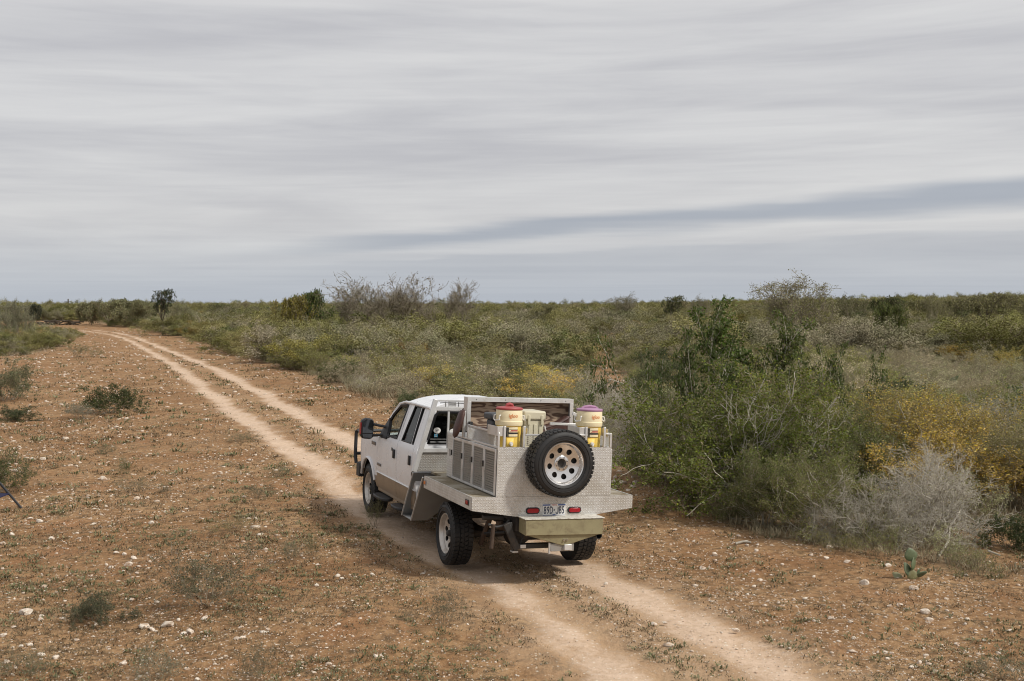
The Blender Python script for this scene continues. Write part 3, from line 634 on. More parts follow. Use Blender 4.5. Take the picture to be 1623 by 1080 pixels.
def text_mesh(s, size, name='text'):
    cu = bpy.data.curves.new(name, 'FONT'); cu.body = s; cu.size = size; cu.align_x = 'CENTER'; cu.align_y = 'CENTER'; cu.resolution_u = 3; cu.offset = size * .012
    ob = bpy.data.objects.new(name, cu); COL.objects.link(ob); bpy.context.view_layer.update()
    me = bpy.data.meshes.new_from_object(ob.evaluated_get(bpy.context.evaluated_depsgraph_get()))
    bpy.data.objects.remove(ob); bpy.data.curves.remove(cu); return me
def put_text(s, size, c, name, mat, parent, sx=1., org=(0, 0, 0), cyl=None):
    me = text_mesh(s, size, name)
    for v_ in me.vertices:
        X, Y = v_.co.x * sx, v_.co.y
        if cyl: (cx, cy, r, a0) = cyl; a_ = a0 + X / r; v_.co = (cx + r * math.sin(a_) - org[0], cy - r * math.cos(a_) - org[1], c[2] + Y - org[2])
        else: v_.co = (c[0] + X - org[0], c[1] - org[1], c[2] + Y - org[2])
    me.materials.clear(); me.materials.append(M[mat]); o = bpy.data.objects.new(name, me); return link(o, parent)
PX = -.006; PZ = .868; PY = BY0 - .012
mb = MB(); mb.box(PX - .150, PX + .150, PY, PY + .006, PZ - .074, PZ + .074); lp = mb.build('licence_plate', M['white_plastic'], truck, bevel=.002)
jm = MB(); jm.tube([(PX + .052, PY - .001, PZ + .038), (PX + .052, PY - .001, PZ - .026), (PX + .047, PY - .001, PZ - .038), (PX + .038, PY - .001, PZ - .043), (PX + .030, PY - .001, PZ - .038), (PX + .026, PY - .001, PZ - .026)], .0055, 6); jm.build('plate_number', M['navy_print'], lp)
for ch_, dx_, sx_ in (('8', -.118, .56), ('9', -.078, .56), ('D', -.036, .50), ('·', .002, 1.), ('B', .080, .52), ('5', .118, .56)): put_text(ch_, .125, (PX + dx_, PY - .002, PZ - .004), 'plate_number', 'navy_print', lp, sx_)
for a_, b_, c_, d_ in ((-.146, -.05, .055, .069), (.05, .146, .055, .069)): mb = MB(); mb.box(PX + a_, PX + b_, PY - .003, PY - .0005, PZ + c_, PZ + d_); mb.build('plate_band', M['blue_print'], lp)
mb = MB(); mb.box(PX - .146, PX + .146, PY - .0015, PY - .0005, PZ - .070, PZ - .058)
mb.add([(PX - .03, PY - .002, PZ - .07), (PX - .03, PY - .002, PZ - .056), (PX, PY - .002, PZ - .048), (PX + .03, PY - .002, PZ - .056), (PX + .03, PY - .002, PZ - .07), (PX, PY - .002, PZ - .060)], [(0, 1, 2, 5), (5, 2, 3, 4)])
mb.build('plate_band', M['blue_print'], lp)
put_text('TEXAS', .022, (PX, PY - .002, PZ + .061), 'plate_header', 'red_print', lp, 1.1)

# slanted step wells under the front of the bed
for s in (-1, 1):
    sw = bpy.data.objects.new('step_well', None); link(sw, truck)
    def ypl(z, off): return off + (BZ - z) * .745
    out_ = [(1.046, BZ - .02), (1.046, .345), (.82, .345), (.36, .83), (.36, BZ - .035)]
    for off in (.80, 1.275):
        mb = MB(); vs = [(s * x, ypl(z, off), z) for x, z in out_] + [(s * x, ypl(z, off) + .012, z) for x, z in out_]; n = len(out_)
        mb.add(vs, [tuple(range(n))[::-1], tuple(range(n, 2 * n))] + [(i, (i + 1) % n, n + (i + 1) % n, n + i) for i in range(n)])
        mb.build('side_plate', M['dull_aluminium'], sw)
    mb = MB(); d_ = 1.275 - .80
    x0_, x1_ = s * 1.043, s * .82
    for (xa, za), (xb, zb) in zip(out_[1:4], out_[2:4]):
        mb.add([(s * xa, ypl(za, .812), za), (s * xa, ypl(za, 1.275), za), (s * xb, ypl(zb, 1.275), zb), (s * xb, ypl(zb, .812), zb)], [(0, 1, 2, 3)])
    tr_ = mb.build('tread', M['dull_aluminium'], sw); tr_.modifiers.new('t', 'SOLIDIFY').thickness = .012
    for off in (.80, 1.275): sqt(sw, 'edge_bar', [((s * 1.05, ypl(BZ - .02, off) + .006, BZ - .02), (s * 1.05, ypl(.345, off) + .006, .345))], .02)
    sqt(sw, 'top_lip', [((s * 1.03, .80, BZ - .006), (s * 1.03, 1.24, BZ - .006))], .03, 'dull_aluminium')
    mb = MB(); mb.tube([(s * .985, 1.44, .96), (s * 1.02, 1.44, .96), (s * 1.03, 1.44, .96)], [.05, .052, .04], 12); mb.build('fuel_cap', M['black_plastic'], truck)

# bumper, hitch and chassis
mb = MB()
Y0, Y1 = -1.42, -1.20
mb.add([(-.455, Y0, .795), (.545, Y0, .790), (.545, Y1, .795), (-.455, Y1, .795), (-.455, Y0, .610), (.545, Y0, .602), (.545, Y1, .62), (-.455, Y1, .62)],
       [(0, 1, 2, 3), (7, 6, 5, 4), (0, 4, 5, 1), (1, 5, 6, 2), (2, 6, 7, 3), (3, 7, 4, 0)])
rb = mb.build('rear_bumper', M['olive_paint'], truck, bevel=.008)
mb = MB(); mb.box(-.47, .56, Y0 - .01, Y1 + .012, .7965, .806); mb.build('bumper_top', M['worn_edge'], rb, bevel=.002)
mb = MB(); vs = []
for y in (Y0 + .025, Y1): vs += [(-.42, y, .608), (.51, y, .60), (.07, y + (0.02 if y == Y0 + .025 else 0), .468)]
mb.add(vs, [(0, 2, 1), (3, 4, 5), (0, 1, 4, 3), (1, 2, 5, 4), (2, 0, 3, 5)]); bl = mb.build('bumper_keel', M['olive_paint'], rb, bevel=.006)
for x in (.05, .09):
    mb = MB(); mb.lathe([(Y0 + .018, .001), (Y0 + .018, .013), (Y0 + .04, .013)], (x, 0, .545), 1, 8); mb.build('bolt', M['chrome'], rb)
mb = MB(); mb.box(-.10, .20, -1.36, -1.30, .405, .50); ht = mb.build('hitch_plate', M['dull_aluminium'], truck, bevel=.004)
mb = MB(); mb.box(.06, .16, -1.40, -1.2, .42, .49); mb.build('receiver', M['aluminium'], ht, bevel=.006)
mb = MB(); mb.tube([(-.115, -1.35, .38), (-.115, -1.35, .51)], .014, 8); mb.build('pin', M['aluminium'], ht)
for s in (-1, 1):
    mb = MB(); mb.box(s * .44 - .04, s * .44 + .04, -1.16, 4.85, .62, .82); mb.build('frame_rail', M['chassis_black'], truck)
    mb = MB(); mb.tube([(s * .55, -.98, .72), (s * .55, -.5, .50), (s * .55, 0, .47), (s * .55, .5, .52), (s * .55, .85, .66)], .035, 8); mb.build('leaf_spring', M['chassis_black'], truck)
    mb = MB(); mb.tube([(s * .62, -.99, .72), (s * .62, -.99, .66), (s * .52, -.99, .64)], .05, 8); mb.build('spring_shackle', M['rusty_steel'], truck)
    mb = MB(); mb.tube([(s * .60, -.62, .70), (s * .60, -.30, .32)], .033, 8); mb.build('shock_absorber', M['rusty_steel'], truck)
mb = MB(); mb.tube([(-.80, 0, .40), (-.2, 0, .40)], .06, 10); mb.tube([(.80, 0, .40), (.2, 0, .40)], .06, 10)
mb.lathe([(-.19, .02), (-.15, .14), (0, .19), (.12, .14), (.16, .02)], (0, 0, .40), 1, 16); mb.build('rear_axle', M['chassis_black'], truck)
mb = MB(); mb.tube([(-.75, 4.12, .40), (.75, 4.12, .40)], .05, 10); mb.build('front_axle', M['chassis_black'], truck)
mb = MB(); mb.tube([(0, .1, .42), (0, 2.6, .6)], .05, 8); mb.build('drive_shaft', M['chassis_black'], truck)
mb = MB(); mb.box(-.40, .40, .9, 3.4, .42, .62); mb.build('gearbox_and_tank', M['chassis_black'], truck, bevel=.05)
mb = MB(); mb.box(-.55, .55, 3.5, 4.8, .50, 1.15); mb.build('engine_block', M['chassis_black'], truck, bevel=.05)
mb = MB(); mb.box(-.36, .36, -1.15, -.55, .50, .72); mb.build('spare_carrier', M['chassis_black'], truck, bevel=.05)
# towing frame hanging under the left rear
mb = MB(); mb.beam((-.615, -1.19, .72), (-.46, -1.19, .41), .085, .05, (0, 1, 0)); mb.beam((-.56, -1.17, .73), (-.50, -1.17, .40), .05, .05, (0, 1, 0)); mb.box(-.50, .0, -1.20, -1.13, .415, .475)
tf = mb.build('receiver_frame', M['chassis_black'], truck, bevel=.008)
mb = MB(); mb.box(-.425, -.355, -1.206, -1.201, .425, .465); mb.build('paper_label', M['white_plastic'], tf)
mb = MB(); mb.box(-.52, -.45, -1.20, -1.12, .375, .39); mb.build('foot', M['aluminium'], tf)
mb = MB(); mb.tube([(-.745, -1.12, .70), (-.76, -1.12, .42)], .024, 10); mb.build('stay_tube', M['rusty_steel'], tf)
mb = MB(); mb.tube([(-.86, -1.05, .775), (-.60, -1.05, .765)], .032, 10); mb.build('cross_tube', M['chassis_black'], tf)
mb = MB(); mb.tube([(-.80, -1.10, .70), (-.70, -1.10, .665), (-.60, -1.10, .685), (-.54, -1.10, .75)], .018, 8); mb.build('bracket', M['chassis_black'], tf)
mb = MB(); mb.tube([(-.58, -1.1, .60), (-.66, -.6, .50)], .016, 8); mb.tube([(-.36, -1.18, .62), (-.42, -1.18, .46)], .008, 6); mb.build('air_line', M['black_rubber'], tf)
mb = MB(); mb.lathe([(-1.30, .035), (-1.30, .042), (-.9, .042)], (.555, 0, .565), 1, 16); mb.build('exhaust_pipe', M['chassis_black'], truck)

# wheels
def make_wheel(parent, c, side, axis=0, alloy='dirty_alloy', org=(0, 0, 0), steer=0.):
    """tyre + rim; 'side' is the direction of the outer face along 'axis'"""
    R0 = .402; w = .265; wh = bpy.data.objects.new('wheel', None); link(wh, parent)
    wh.location = (c[0] - org[0], c[1] - org[1], c[2] - org[2])
    def ax(a, r, t_):   # local coordinates: a outward along the axis
        if axis == 0: return (a * side, r * math.cos(t_), r * math.sin(t_))
        return (r * math.cos(t_), a * side, r * math.sin(t_))
    def lat(prof, n, mb):
        vs = [ax(a, r, 2 * math.pi * j / n) for a, r in prof for j in range(n)]
        return mb.add(vs, [(i * n + j, i * n + (j + 1) % n, (i + 1) * n + (j + 1) % n, (i + 1) * n + j) for i in range(len(prof) - 1) for j in range(n)])
    h = w / 2
    prof = [(h - .035, .246), (h - .012, .254), (h + .000, .274), (h + .008, .305), (h + .004, .345), (h - .012, .374), (h - .03, .386), (h - .055, .389), (.055, .390), (.05, .380), (.035, .380), (.03, .391), (-.03, .391), (-.035, .380), (-.05, .380), (-.055, .390), (-h + .055, .389), (-h + .03, .386), (-h + .012, .374), (-h - .004, .345), (-h - .008, .305), (-h, .274), (-h + .012, .254), (-h + .035, .246)]
    mb = MB(); lat(prof, 56, mb)
    for r in (.285, .33): # raised ring and lettering band on the sidewall
        lat([(h + .004, r - .006), (h + .0125, r), (h + .004, r + .006)], 56, mb)
    ty = mb.build('tyre', M['black_rubber'], wh, ang=30)
    mb = MB(); rng_ = random.Random(7)   # tread blocks and shoulder lugs
    nb = 44
    for k in range(nb):
        for row, (a0, a1, off) in enumerate(((-h + .012, -.060, .0), (-.050, -.006, .5), (.004, .050, .1), (.060, h - .012, .6))):
            t0 = 2 * math.pi * (k + off) / nb; t1 = t0 + 2 * math.pi / nb * .74; r1 = .4015 if row in (1, 2) else .398; r0 = .380
            sk = .035 * (1 if row % 2 else -1)
            vs = []
            for r in (r0, r1):
                vs += [ax(a0, r, t0), ax(a1, r, t0 + sk), ax(a1, r, t1 + sk), ax(a0, r, t1)]
            mb.add(vs, [(4, 5, 6, 7), (0, 1, 5, 4), (1, 2, 6, 5), (2, 3, 7, 6), (3, 0, 4, 7)])
        for sgn in (-1, 1) if axis == 0 else ():
            t0 = 2 * math.pi * (k + .2) / nb; t1 = t0 + 2 * math.pi / nb * .5
            a_ = sgn * (h - .013)
            vs = [ax(sgn * (h - .004), .362, t0), ax(sgn * (h - .004), .362, t1), ax(a_, .397, t1), ax(a_, .397, t0), ax(sgn * (h - .001), .364, t0), ax(sgn * (h - .001), .364, t1), ax(a_ + sgn * .003, .394, t1), ax(a_ + sgn * .003, .394, t0)]
            mb.add(vs, [(4, 5, 6, 7), (0, 1, 5, 4), (1, 2, 6, 5), (2, 3, 7, 6), (3, 0, 4, 7)])
    tb = mb.build('tread', M['black_rubber'], ty, smooth=False); tb['kind'] = 'stuff'
    # rim
    mb = MB(); lat([(-.10, .228), (h - .055, .228), (h - .040, .243), (h - .022, .251), (h - .012, .257), (h - .006, .252), (h - .010, .240), (h - .035, .226), (h - .058, .220)], 56, mb)
    def dz(r): return h - .060 - .035 * (1 - ((r - .03) / .19) ** 2)
    # face with eight round holes
    nh = 8; rh = .034; rc = .158; inner = .096; outer = .222; m_ = 16
    for k in range(nh):
        tc_ = 2 * math.pi * (k + .25) / nh; hwd = math.pi / nh; ri = []; ro = []
        for j in range(m_):
            a_ = 2 * math.pi * j / m_
            hr = rc + rh * math.cos(a_); ht_ = rh * math.sin(a_) / rc
            # matching point on the sector border
            cx_, sy_ = math.cos(a_), math.sin(a_); q = max(abs(cx_), abs(sy_)); fx, fy = cx_ / q, sy_ / q
            br = (inner + outer) / 2 + fx * (outer - inner) / 2; bt_ = fy * hwd
            mr_ = (hr + br) / 2; mt_ = (ht_ + bt_) / 2
            ri.append((hr, ht_)); ro.append((br, bt_))
        base = len(mb.v); vs = []
        mb_m0 = len(mb.m)
        for lst, dd_ in ((ro, 0), ([((a[0] + b_[0]) / 2, (a[1] + b_[1]) / 2) for a, b_ in zip(ri, ro)], 0), (ri, 0), (ri, -.018)):
            for r, tt2 in lst: vs.append(ax(dz(r) + dd_, r, tc_ + tt2))
        mb.add(vs, [(L * m_ + j, L * m_ + (j + 1) % m_, (L + 1) * m_ + (j + 1) % m_, (L + 1) * m_ + j) for L in range(3) for j in range(m_)])
        for q_ in range(mb_m0 + 2 * m_, mb_m0 + 3 * m_): mb.m[q_] = 1
    # hub area
    lat([(dz(.0961), .0962), (h - .083, .091), (h - .079, .086), (h - .079, .056), (h - .10, .053), (h - .14, .050)], 40, mb)
    for q_ in range(56): mb.m[q_] = 1
    rim = mb.build('rim', [M[alloy], M['chassis_black']], wh, ang=40)
    mb = MB()
    for k in range(8):
        t_ = 2 * math.pi * (k + .5) / 8; p_ = ax(h - .082, .072, t_); q_ = ax(h - .064, .072, t_); mb.tube([p_, q_], .008 if axis == 0 else .006, 6)
    mb.build('lug_nuts', M['chrome'] if axis == 0 else M['chassis_black'], rim)
    mb = MB(); lat([(h - .125, .224), (h - .125, .001)], 24, mb)
    if axis == 0:
        lat([(h - .10, .046), (h - .04, .040), (h - .03, .03), (h - .028, .001)], 20, mb)
    mb.build('brake_disc' if axis == 0 else 'backing', M['chassis_black'], rim)
    return wh
for x, y in ((-.85, 0), (.85, 0), (-.85, 4.124), (.85, 4.124)):
    make_wheel(truck, (x, y, .402), 1 if x > 0 else -1)

# ------------------------------------------------------------------ dog box on the bed
KX0, KX1, KY0, KY1, KZ0, KZ1 = -.752, .735, BY0, .725, BZ + .006, 1.622
KO = (0, -.2, BZ + .005)
kb = place_thing('dog_box', KO, 'silver aluminium dog box with four perforated side doors, bolted on the flatbed', 'dog box')
def kbuild(mb, name, mat, parent=None, **k): return mb.build(name, M[mat], parent or kb, org=KO, **k)
mb = MB(); mb.box(KX0, KX1, KY0 - .002, KY0 + .010, KZ0, KZ1); kbuild(mb, 'rear_wall', 'tread_plate')
mb = MB(); mb.box(KX0 + .002, KX1 - .002, KY1 - .01, KY1, KZ0, KZ1); kbuild(mb, 'front_wall', 'aluminium')
mb = MB(); mb.box(KX0, KX1, KY0 + .012, KY1 - .012, KZ0, KZ0 + .01); kbuild(mb, 'floor', 'dull_aluminium')
mb = MB(); mb.box(KX0 + .012, KX1 - .012, -.10, KY1 - .012, KZ1 - .012, KZ1); mb.box(KX0 + .012, KX1 - .012, KY0 + .012, -.10, KZ1 - .05, KZ1 - .038); kbuild(mb, 'deck', 'aluminium')
mb = MB(); mb.box(-.02, -.01, KY0 + .02, KY1 - .02, KZ0 + .012, KZ1 - .06); kbuild(mb, 'partition', 'dull_aluminium')
for s, X in ((-1, KX0), (1, KX1)):
    def bx(mb, y0, y1, z0, z1, a=0., b_=.02): xa, xb = sorted((X - s * a * -1 if False else X + s * a, X - s * b_)); mb.box(xa, xb, y0, y1, z0, z1)
    mb = MB(); bx(mb, .475, KY1, KZ0, KZ1, 0, .015); kbuild(mb, 'side_panel', 'tread_plate')
    mb = MB(); bx(mb, KY0, KY1, KZ1 - .022, KZ1, .002, .03); kbuild(mb, 'top_rail', 'aluminium', bevel=.003)
    mb = MB(); bx(mb, KY0, .475, KZ0, KZ0 + .012, .0, .03); kbuild(mb, 'sill', 'aluminium')
    ys = [.465, .045, -.348, -.768, -1.172]
    for i in range(4):
        ya, yb = ys[i] - .006, ys[i + 1] + .006; z0, z1 = KZ0 + .012, KZ1 - .028
        fr = MB(); w_ = .026
        for (a, b_, c, d) in ((yb, yb + w_, z0, z1), (ya - w_, ya, z0, z1), (yb + w_, ya - w_, z0, z0 + w_), (yb + w_, ya - w_, z1 - w_ * 1.4, z1)): bx(fr, a, b_, c, d, .022, .0)
        dr_ = kbuild(fr, 'door', 'aluminium', bevel=.003)
        mb = MB(); bx(mb, yb + w_ - .004, ya - w_ + .004, z0 + w_ - .004, z1 - w_, .008, -.006); kbuild(mb, 'perforated_sheet', 'perforated', dr_)
        mb = MB(); zc_ = 1.38 - .0 * i; bx(mb, ya - .004, ya + .012, zc_ - .035, zc_ + .035, .040, -.02); lt_ = kbuild(mb, 'latch', 'chassis_black', dr_, bevel=.002)
        mb = MB(); xx = X + s * .034
        mb.tube([(xx, ya + .01, zc_ + .03), (xx, ya + .075, zc_ + .035), (xx, ya + .075, zc_ - .05), (xx, ya + .01, zc_ - .045)], .004, 5, closed=True); kbuild(mb, 'latch_ring', 'dull_aluminium', dr_)
    # expanded metal guard on top
    gz0, gz1, gy0, gy1 = KZ1 + .002, KZ1 + .160, KY0 + .005, -.045
    mb = MB(); c_ = .026; xg = X - s * .012
    L = gy1 - gy0; H = gz1 - gz0; sl_ = .8; k = -int(H / sl_ / c_) - 1
    while k * c_ < L + H:
        for sg in (1, -1):
            # strand from (y0,z=0) rising to z=H over H/sl_
            ya = k * c_; yb = ya + H / sl_; za, zb = 0., H
            if ya < 0: za = -ya * sl_; ya = 0.
            if yb > L: zb = H - (yb - L) * sl_; yb = L
            if yb - ya > .004:
                if sg < 0: ya, yb = L - ya, L - yb
                mb.beam((xg, gy0 + ya, gz0 + za), (xg, gy0 + yb, gz0 + zb), .003, .0055, (1, 0, 0))
        k += 1
    gsh = kbuild(mb, 'mesh_guard', 'aluminium', smooth=False); gsh['kind'] = 'stuff'
    mb = MB(); mb.beam((xg, gy0, gz1), (xg, gy1, gz1), .022, .022); mb.beam((xg, gy1, gz0), (xg, gy1, gz1), .022); mb.beam((xg, gy0 + .01, gz0), (xg, gy0 + .01, gz1), .022); kbuild(mb, 'guard_rail', 'aluminium', bevel=.003)
# rear guard between the drinks coolers
mb = MB(); c_ = .030
for k in range(-8, 40):
    for sg in (1, -1):
        L = .80; H = .135; ya = k * c_; yb = ya + H / .8; za, zb = 0., H
        if ya < 0: za = -ya * .8; ya = 0.
        if yb > L: zb = H - (yb - L) * .8; yb = L
        if yb - ya > .004:
            if sg < 0: ya, yb = L - ya, L - yb
            mb.beam((-.40 + ya, KY0 + .006, KZ1 + .01 + za), (-.40 + yb, KY0 + .006, KZ1 + .01 + zb), .003, .007, (0, 1, 0))
gsh = kbuild(mb, 'mesh_guard', 'aluminium', smooth=False); gsh['kind'] = 'stuff'
mb = MB(); mb.box(-.405, .405, KY0 - .004, KY0 + .018, KZ1 + .135, KZ1 + .155); kbuild(mb, 'guard_rail', 'aluminium', bevel=.003)
# right rear corner post
mb = MB(); mb.beam((KX1 - .013, KY0 + .012, KZ1), (KX1 - .013, KY0 + .012, KZ1 + .165), .026); mb.beam((KX1 - .013, KY0 + .012, KZ1 + .155), (.63, KY0 + .012, KZ1 + .17), .02); kbuild(mb, 'corner_post', 'aluminium', bevel=.003)
# cradles of the coolers: bent plate at the left, two uprights in front
for cx in (-.555, .505):
    mb = MB()
    for x in (cx - .118, cx + .130): mb.box(x - .014, x + .014, KY0 - .006, KY0 + .022, KZ1 - .005, KZ1 + .245)
    kbuild(mb, 'cooler_upright', 'aluminium', bevel=.003)
    mb = MB(); mb.box(cx - .20, cx - .134, KY0 + .012, KY0 + .018, KZ1 + .125, KZ1 + .24); mb.box(cx - .206, cx - .200, KY0 + .012, KY0 + .36, KZ1 + .125, KZ1 + .24); mb.box(cx + .176, cx + .182, KY0 + .012, KY0 + .36, KZ1 + .125, KZ1 + .22)
    mb.box(cx - .20, cx + .18, KY0 + .352, KY0 + .358, KZ1 + .125, KZ1 + .22); kbuild(mb, 'cooler_band', 'aluminium', bevel=.002)
# raised lid: a shallow tray lined with plywood
LY = .20; LZ0, LZ1 = 1.70, 2.130; LX0, LX1 = -.715, .772
lid = bpy.data.objects.new('lid', None); link(lid, kb); lid.location = (0, 0, 0)
mb = MB(); mb.box(LX0 + .004, LX1 - .004, LY + .004, LY + .012, LZ0, LZ1 - .004); kbuild(mb, 'plywood_panel', 'plywood', lid)
mb = MB(); mb.box(LX0, LX1, LY + .013, LY + .019, LZ0 - .002, LZ1); kbuild(mb, 'lid_skin', 'aluminium', lid)
D_ = .13
for nm, b_ in (('lid_flange', (LX0 - .003, LX0, LY - D_, LY + .019, LZ0, LZ1)), ('lid_flange', (LX1, LX1 + .003, LY - D_, LY + .019, LZ0, LZ1)), ('lid_flange', (LX0 - .003, LX1 + .003, LY - D_, LY + .019, LZ1, LZ1 + .003))):
    mb = MB(); mb.box(*b_); kbuild(mb, nm, 'aluminium', lid)
mb = MB(); mb.box(LX0 - .004, LX1 + .004, LY - D_ - .003, LY - D_, LZ1 - .052, LZ1 + .004); mb.box(LX0 - .004, LX0 + .046, LY - D_ - .003, LY - D_, LZ0, LZ1 - .052); mb.box(LX1 - .046, LX1 + .004, LY - D_ - .003, LY - D_, LZ0, LZ1 - .052); kbuild(mb, 'lid_front_frame', 'aluminium', lid, bevel=.0012)
mb = MB(); mb.box(LX0 + .01, LX1 - .01, LY - .02, LY + .003, LZ0, LZ0 + .045); kbuild(mb, 'lid_bottom_bar', 'aluminium', lid)
for x in (-.60, -.2, .3, .66):
    mb = MB(); mb.lathe([(LY - D_ - .007, .001), (LY - D_ - .007, .006), (LY - D_ - .001, .006)], (x, 0, LZ1 - .024), 1, 8); kbuild(mb, 'rivet', 'chassis_black', lid)
# posts beside the lid, bar on the right
mb = MB(); mb.beam((-.745, .10, KZ1), (-.745, .10, 1.95), .032, .05); kbuild(mb, 'lid_stay', 'aluminium', bevel=.003)
mb = MB(); mb.box(-.70, -.66, .0, .06, KZ1, KZ1 + .20); kbuild(mb, 'lid_hinge', 'chassis_black')
mb = MB(); mb.beam((.70, -.30, KZ1), (.70, -.30, 1.93), .03, .05); mb.beam((.70, -.30, 1.93), (.60, -.30, 1.97), .03, .04); mb.beam((.28, -.31, 1.835), (.78, -.31, 1.825), .03); mb.beam((.66, -.29, KZ1), (.66, -.29, 1.86), .02); kbuild(mb, 'side_frame', 'aluminium', bevel=.003)

# things lying on and hanging from the box
def lathe_thing(prof, c, mat, name, parent, org, n=36): mb = MB(); mb.lathe(prof, c, 2, n); return mb.build(name, M[mat], parent, org=org)
def drink_cooler(cx, lidmat, label, knob):
    cy = KY0 + .185; z0 = KZ1 - .036; O = (cx, cy, z0); th = place_thing('drink_cooler', O, label, 'cooler', 'yellow drink coolers on the dog box')
    zm = 1.868; zt = 2.052
    lathe_thing([(z0, .001), (z0, .138), (z0 + .012, .143), (z0 + .10, .145), (zm - .002, .150), (zm, .146)], (cx, cy, 0), 'yellow_plastic', 'lower_body', th, O)
    bd = lathe_thing([(zm - .001, .140), (zm - .001, .162), (zm + .004, .165), (zm + .050, .166), (zm + .056, .161), (zm + .10, .160), (zt - .008, .158), (zt, .154), (zt, .001)], (cx, cy, 0), 'cream_plastic', 'upper_body', th, O)
    ld = lathe_thing([(zt + .001, .150), (zt + .002, .161), (zt + .018, .163), (zt + .026, .157), (zt + .034, .110), (zt + .040, .05), (zt + .042, .001)], (cx, cy, 0), lidmat, 'lid', th, O)
    if knob:
        mb = MB(); mb.tube([(cx - .050, cy, zt + .030), (cx - .032, cy, zt + .055), (cx, cy, zt + .066), (cx + .032, cy, zt + .055), (cx + .050, cy, zt + .030)], [.012, .020, .022, .020, .012], 10); mb.build('lid_handle', M[lidmat], ld, org=O)
    else:
        mb = MB(); mb.tube([(cx - .105, cy, zt + .025), (cx - .075, cy, zt + .048), (cx, cy, zt + .058), (cx + .075, cy, zt + .048), (cx + .105, cy, zt + .025)], [.016, .016, .018, .016, .016], 10); mb.build('lid_handle', M[lidmat], ld, org=O)
    # tap block, spigot
    a0 = R_(-12)
    def P(a, r, z): return (cx + r * math.sin(a), cy - r * math.cos(a), z)
    mb = MB(); pts = [P(R_(-30) + i * R_(6), .152, z0 + .004) for i in range(7)]; pts2 = [(p[0], p[1], z0 + .135) for p in pts]
    mb.add(pts + pts2, [(i, i + 1, 8 + i, 7 + i) for i in range(6)]); tb = mb.build('tap_block', M['yellow_plastic'], th, org=O); sd_ = tb.modifiers.new('t', 'SOLIDIFY'); sd_.thickness = .012
    sa = R_(-8)
    mb = MB(); mb.tube([P(sa, .150, z0 + .075), P(sa, .182, z0 + .072)], .022, 12); mb.tube([P(sa, .180, z0 + .075), P(sa, .184, z0 + .045)], .013, 8); mb.build('spigot', M['white_plastic'], th, org=O)
    mb = MB(); mb.lathe([(0, .001)], (0, 0, 0), 2, 3) if False else None
    # printed label
    mb = MB(); q = [P(R_(-32) + i * R_(8), .1505, z0 + .155) for i in range(8)]; q2 = [(p[0], p[1], zm - .012) for p in q]; mb.add(q + q2, [(i, i + 1, 9 + i, 8 + i) for i in range(7)]); lb_ = mb.build('decal', M['cream_plastic'], th, org=O)
    mb = MB()
    for (aa, ab_, za, zb) in ((-33, -25, .15, .262), (-24, 26, .152, .156), (-24, 26, .185, .205), (-24, -20, .15, .262), (-24, 26, .238, .241)):
        k_ = max(2, int((ab_ - aa) / 5)); q = [P(R_(aa + (ab_ - aa) * i / k_), .1515, z0 + za) for i in range(k_ + 1)]; q2 = [(p[0], p[1], z0 + zb) for p in q]
        mb.add(q + q2, [(i, i + 1, k_ + 2 + i, k_ + 1 + i) for i in range(k_)])
    mb.build('decal_print', M['black_print'], lb_, org=O)
    mb = MB()
    for (aa, ab_, za, zb) in ((-10, 24, .222, .232), (-16, 24, .210, .216)):
        q = [P(R_(aa + (ab_ - aa) * i / 5), .1518, z0 + za) for i in range(6)]; q2 = [(p[0], p[1], z0 + zb) for p in q]; mb.add(q + q2, [(i, i + 1, 7 + i, 6 + i) for i in range(5)])
    mb.build('decal_lines', M['red_print'], lb_, org=O)
    put_text('igloo', .062, (0, 0, zm + .118), 'maker_lettering', 'orange_print', bd, .95, O, (cx, cy, .1625, R_(-2 if knob else 6)))
    # handles
    for s in (-1, 1):
        ha = R_(-78 if s < 0 else 78)
        mb = MB(); mb.tube([P(ha - .30 * s, .162, zm + .120), P(ha - .34 * s, .185, zm + .115), P(ha - .32 * s, .190, zm + .070), P(ha + .0, .196, zm + .055), P(ha + .32 * s, .188, zm + .070), P(ha + .34 * s, .182, zm + .115), P(ha + .3 * s, .162, zm + .12)], .0085, 8)
        mb.build('handle', M['white_plastic'], th, org=O)
    return th
drink_cooler(-.555, 'red_plastic', 'yellow drink cooler with a red lid, on the left rear corner of the dog box', True)
drink_cooler(.505, 'purple_plastic', 'yellow drink cooler with a pink purple lid, right of the spare wheel', False)
# beige ice chest standing between
O = (-.20, -.78, KZ1 - .036); ic = place_thing('ice_chest', O, 'beige ribbed ice chest standing behind the red lidded cooler', 'ice chest')
def ib(a, name, mat='beige_plastic', parent=None, bevel=.012): mb = MB(); mb.box(*a); return mb.build(name, M[mat], parent or ic, org=O, bevel=bevel)
ib((-.34, -.085, -.97, -.60, O[2], 1.925), 'body'); ib((-.355, -.068, -.99, -.58, 1.93, 2.035), 'lid', bevel=.018)
for x in (-.27, -.20, -.13): ib((x - .02, x + .02, -.982, -.972, O[2] + .04, 1.88), 'rib', bevel=.004)
for x in (-.29, -.12): ib((x - .016, x + .016, -1.0, -.98, 1.87, 1.99), 'latch', bevel=.005)
ib((-.364, -.345, -.86, -.72, 1.74, 1.88), 'side_handle', 'black_plastic', bevel=.006)
mb = MB(); mb.tube([(-.08, -.98, 1.86), (-.05, -.99, 1.75), (-.02, -.97, 1.62)], .008, 6); mb.build('strap', M['white_plastic'], ic, org=O)
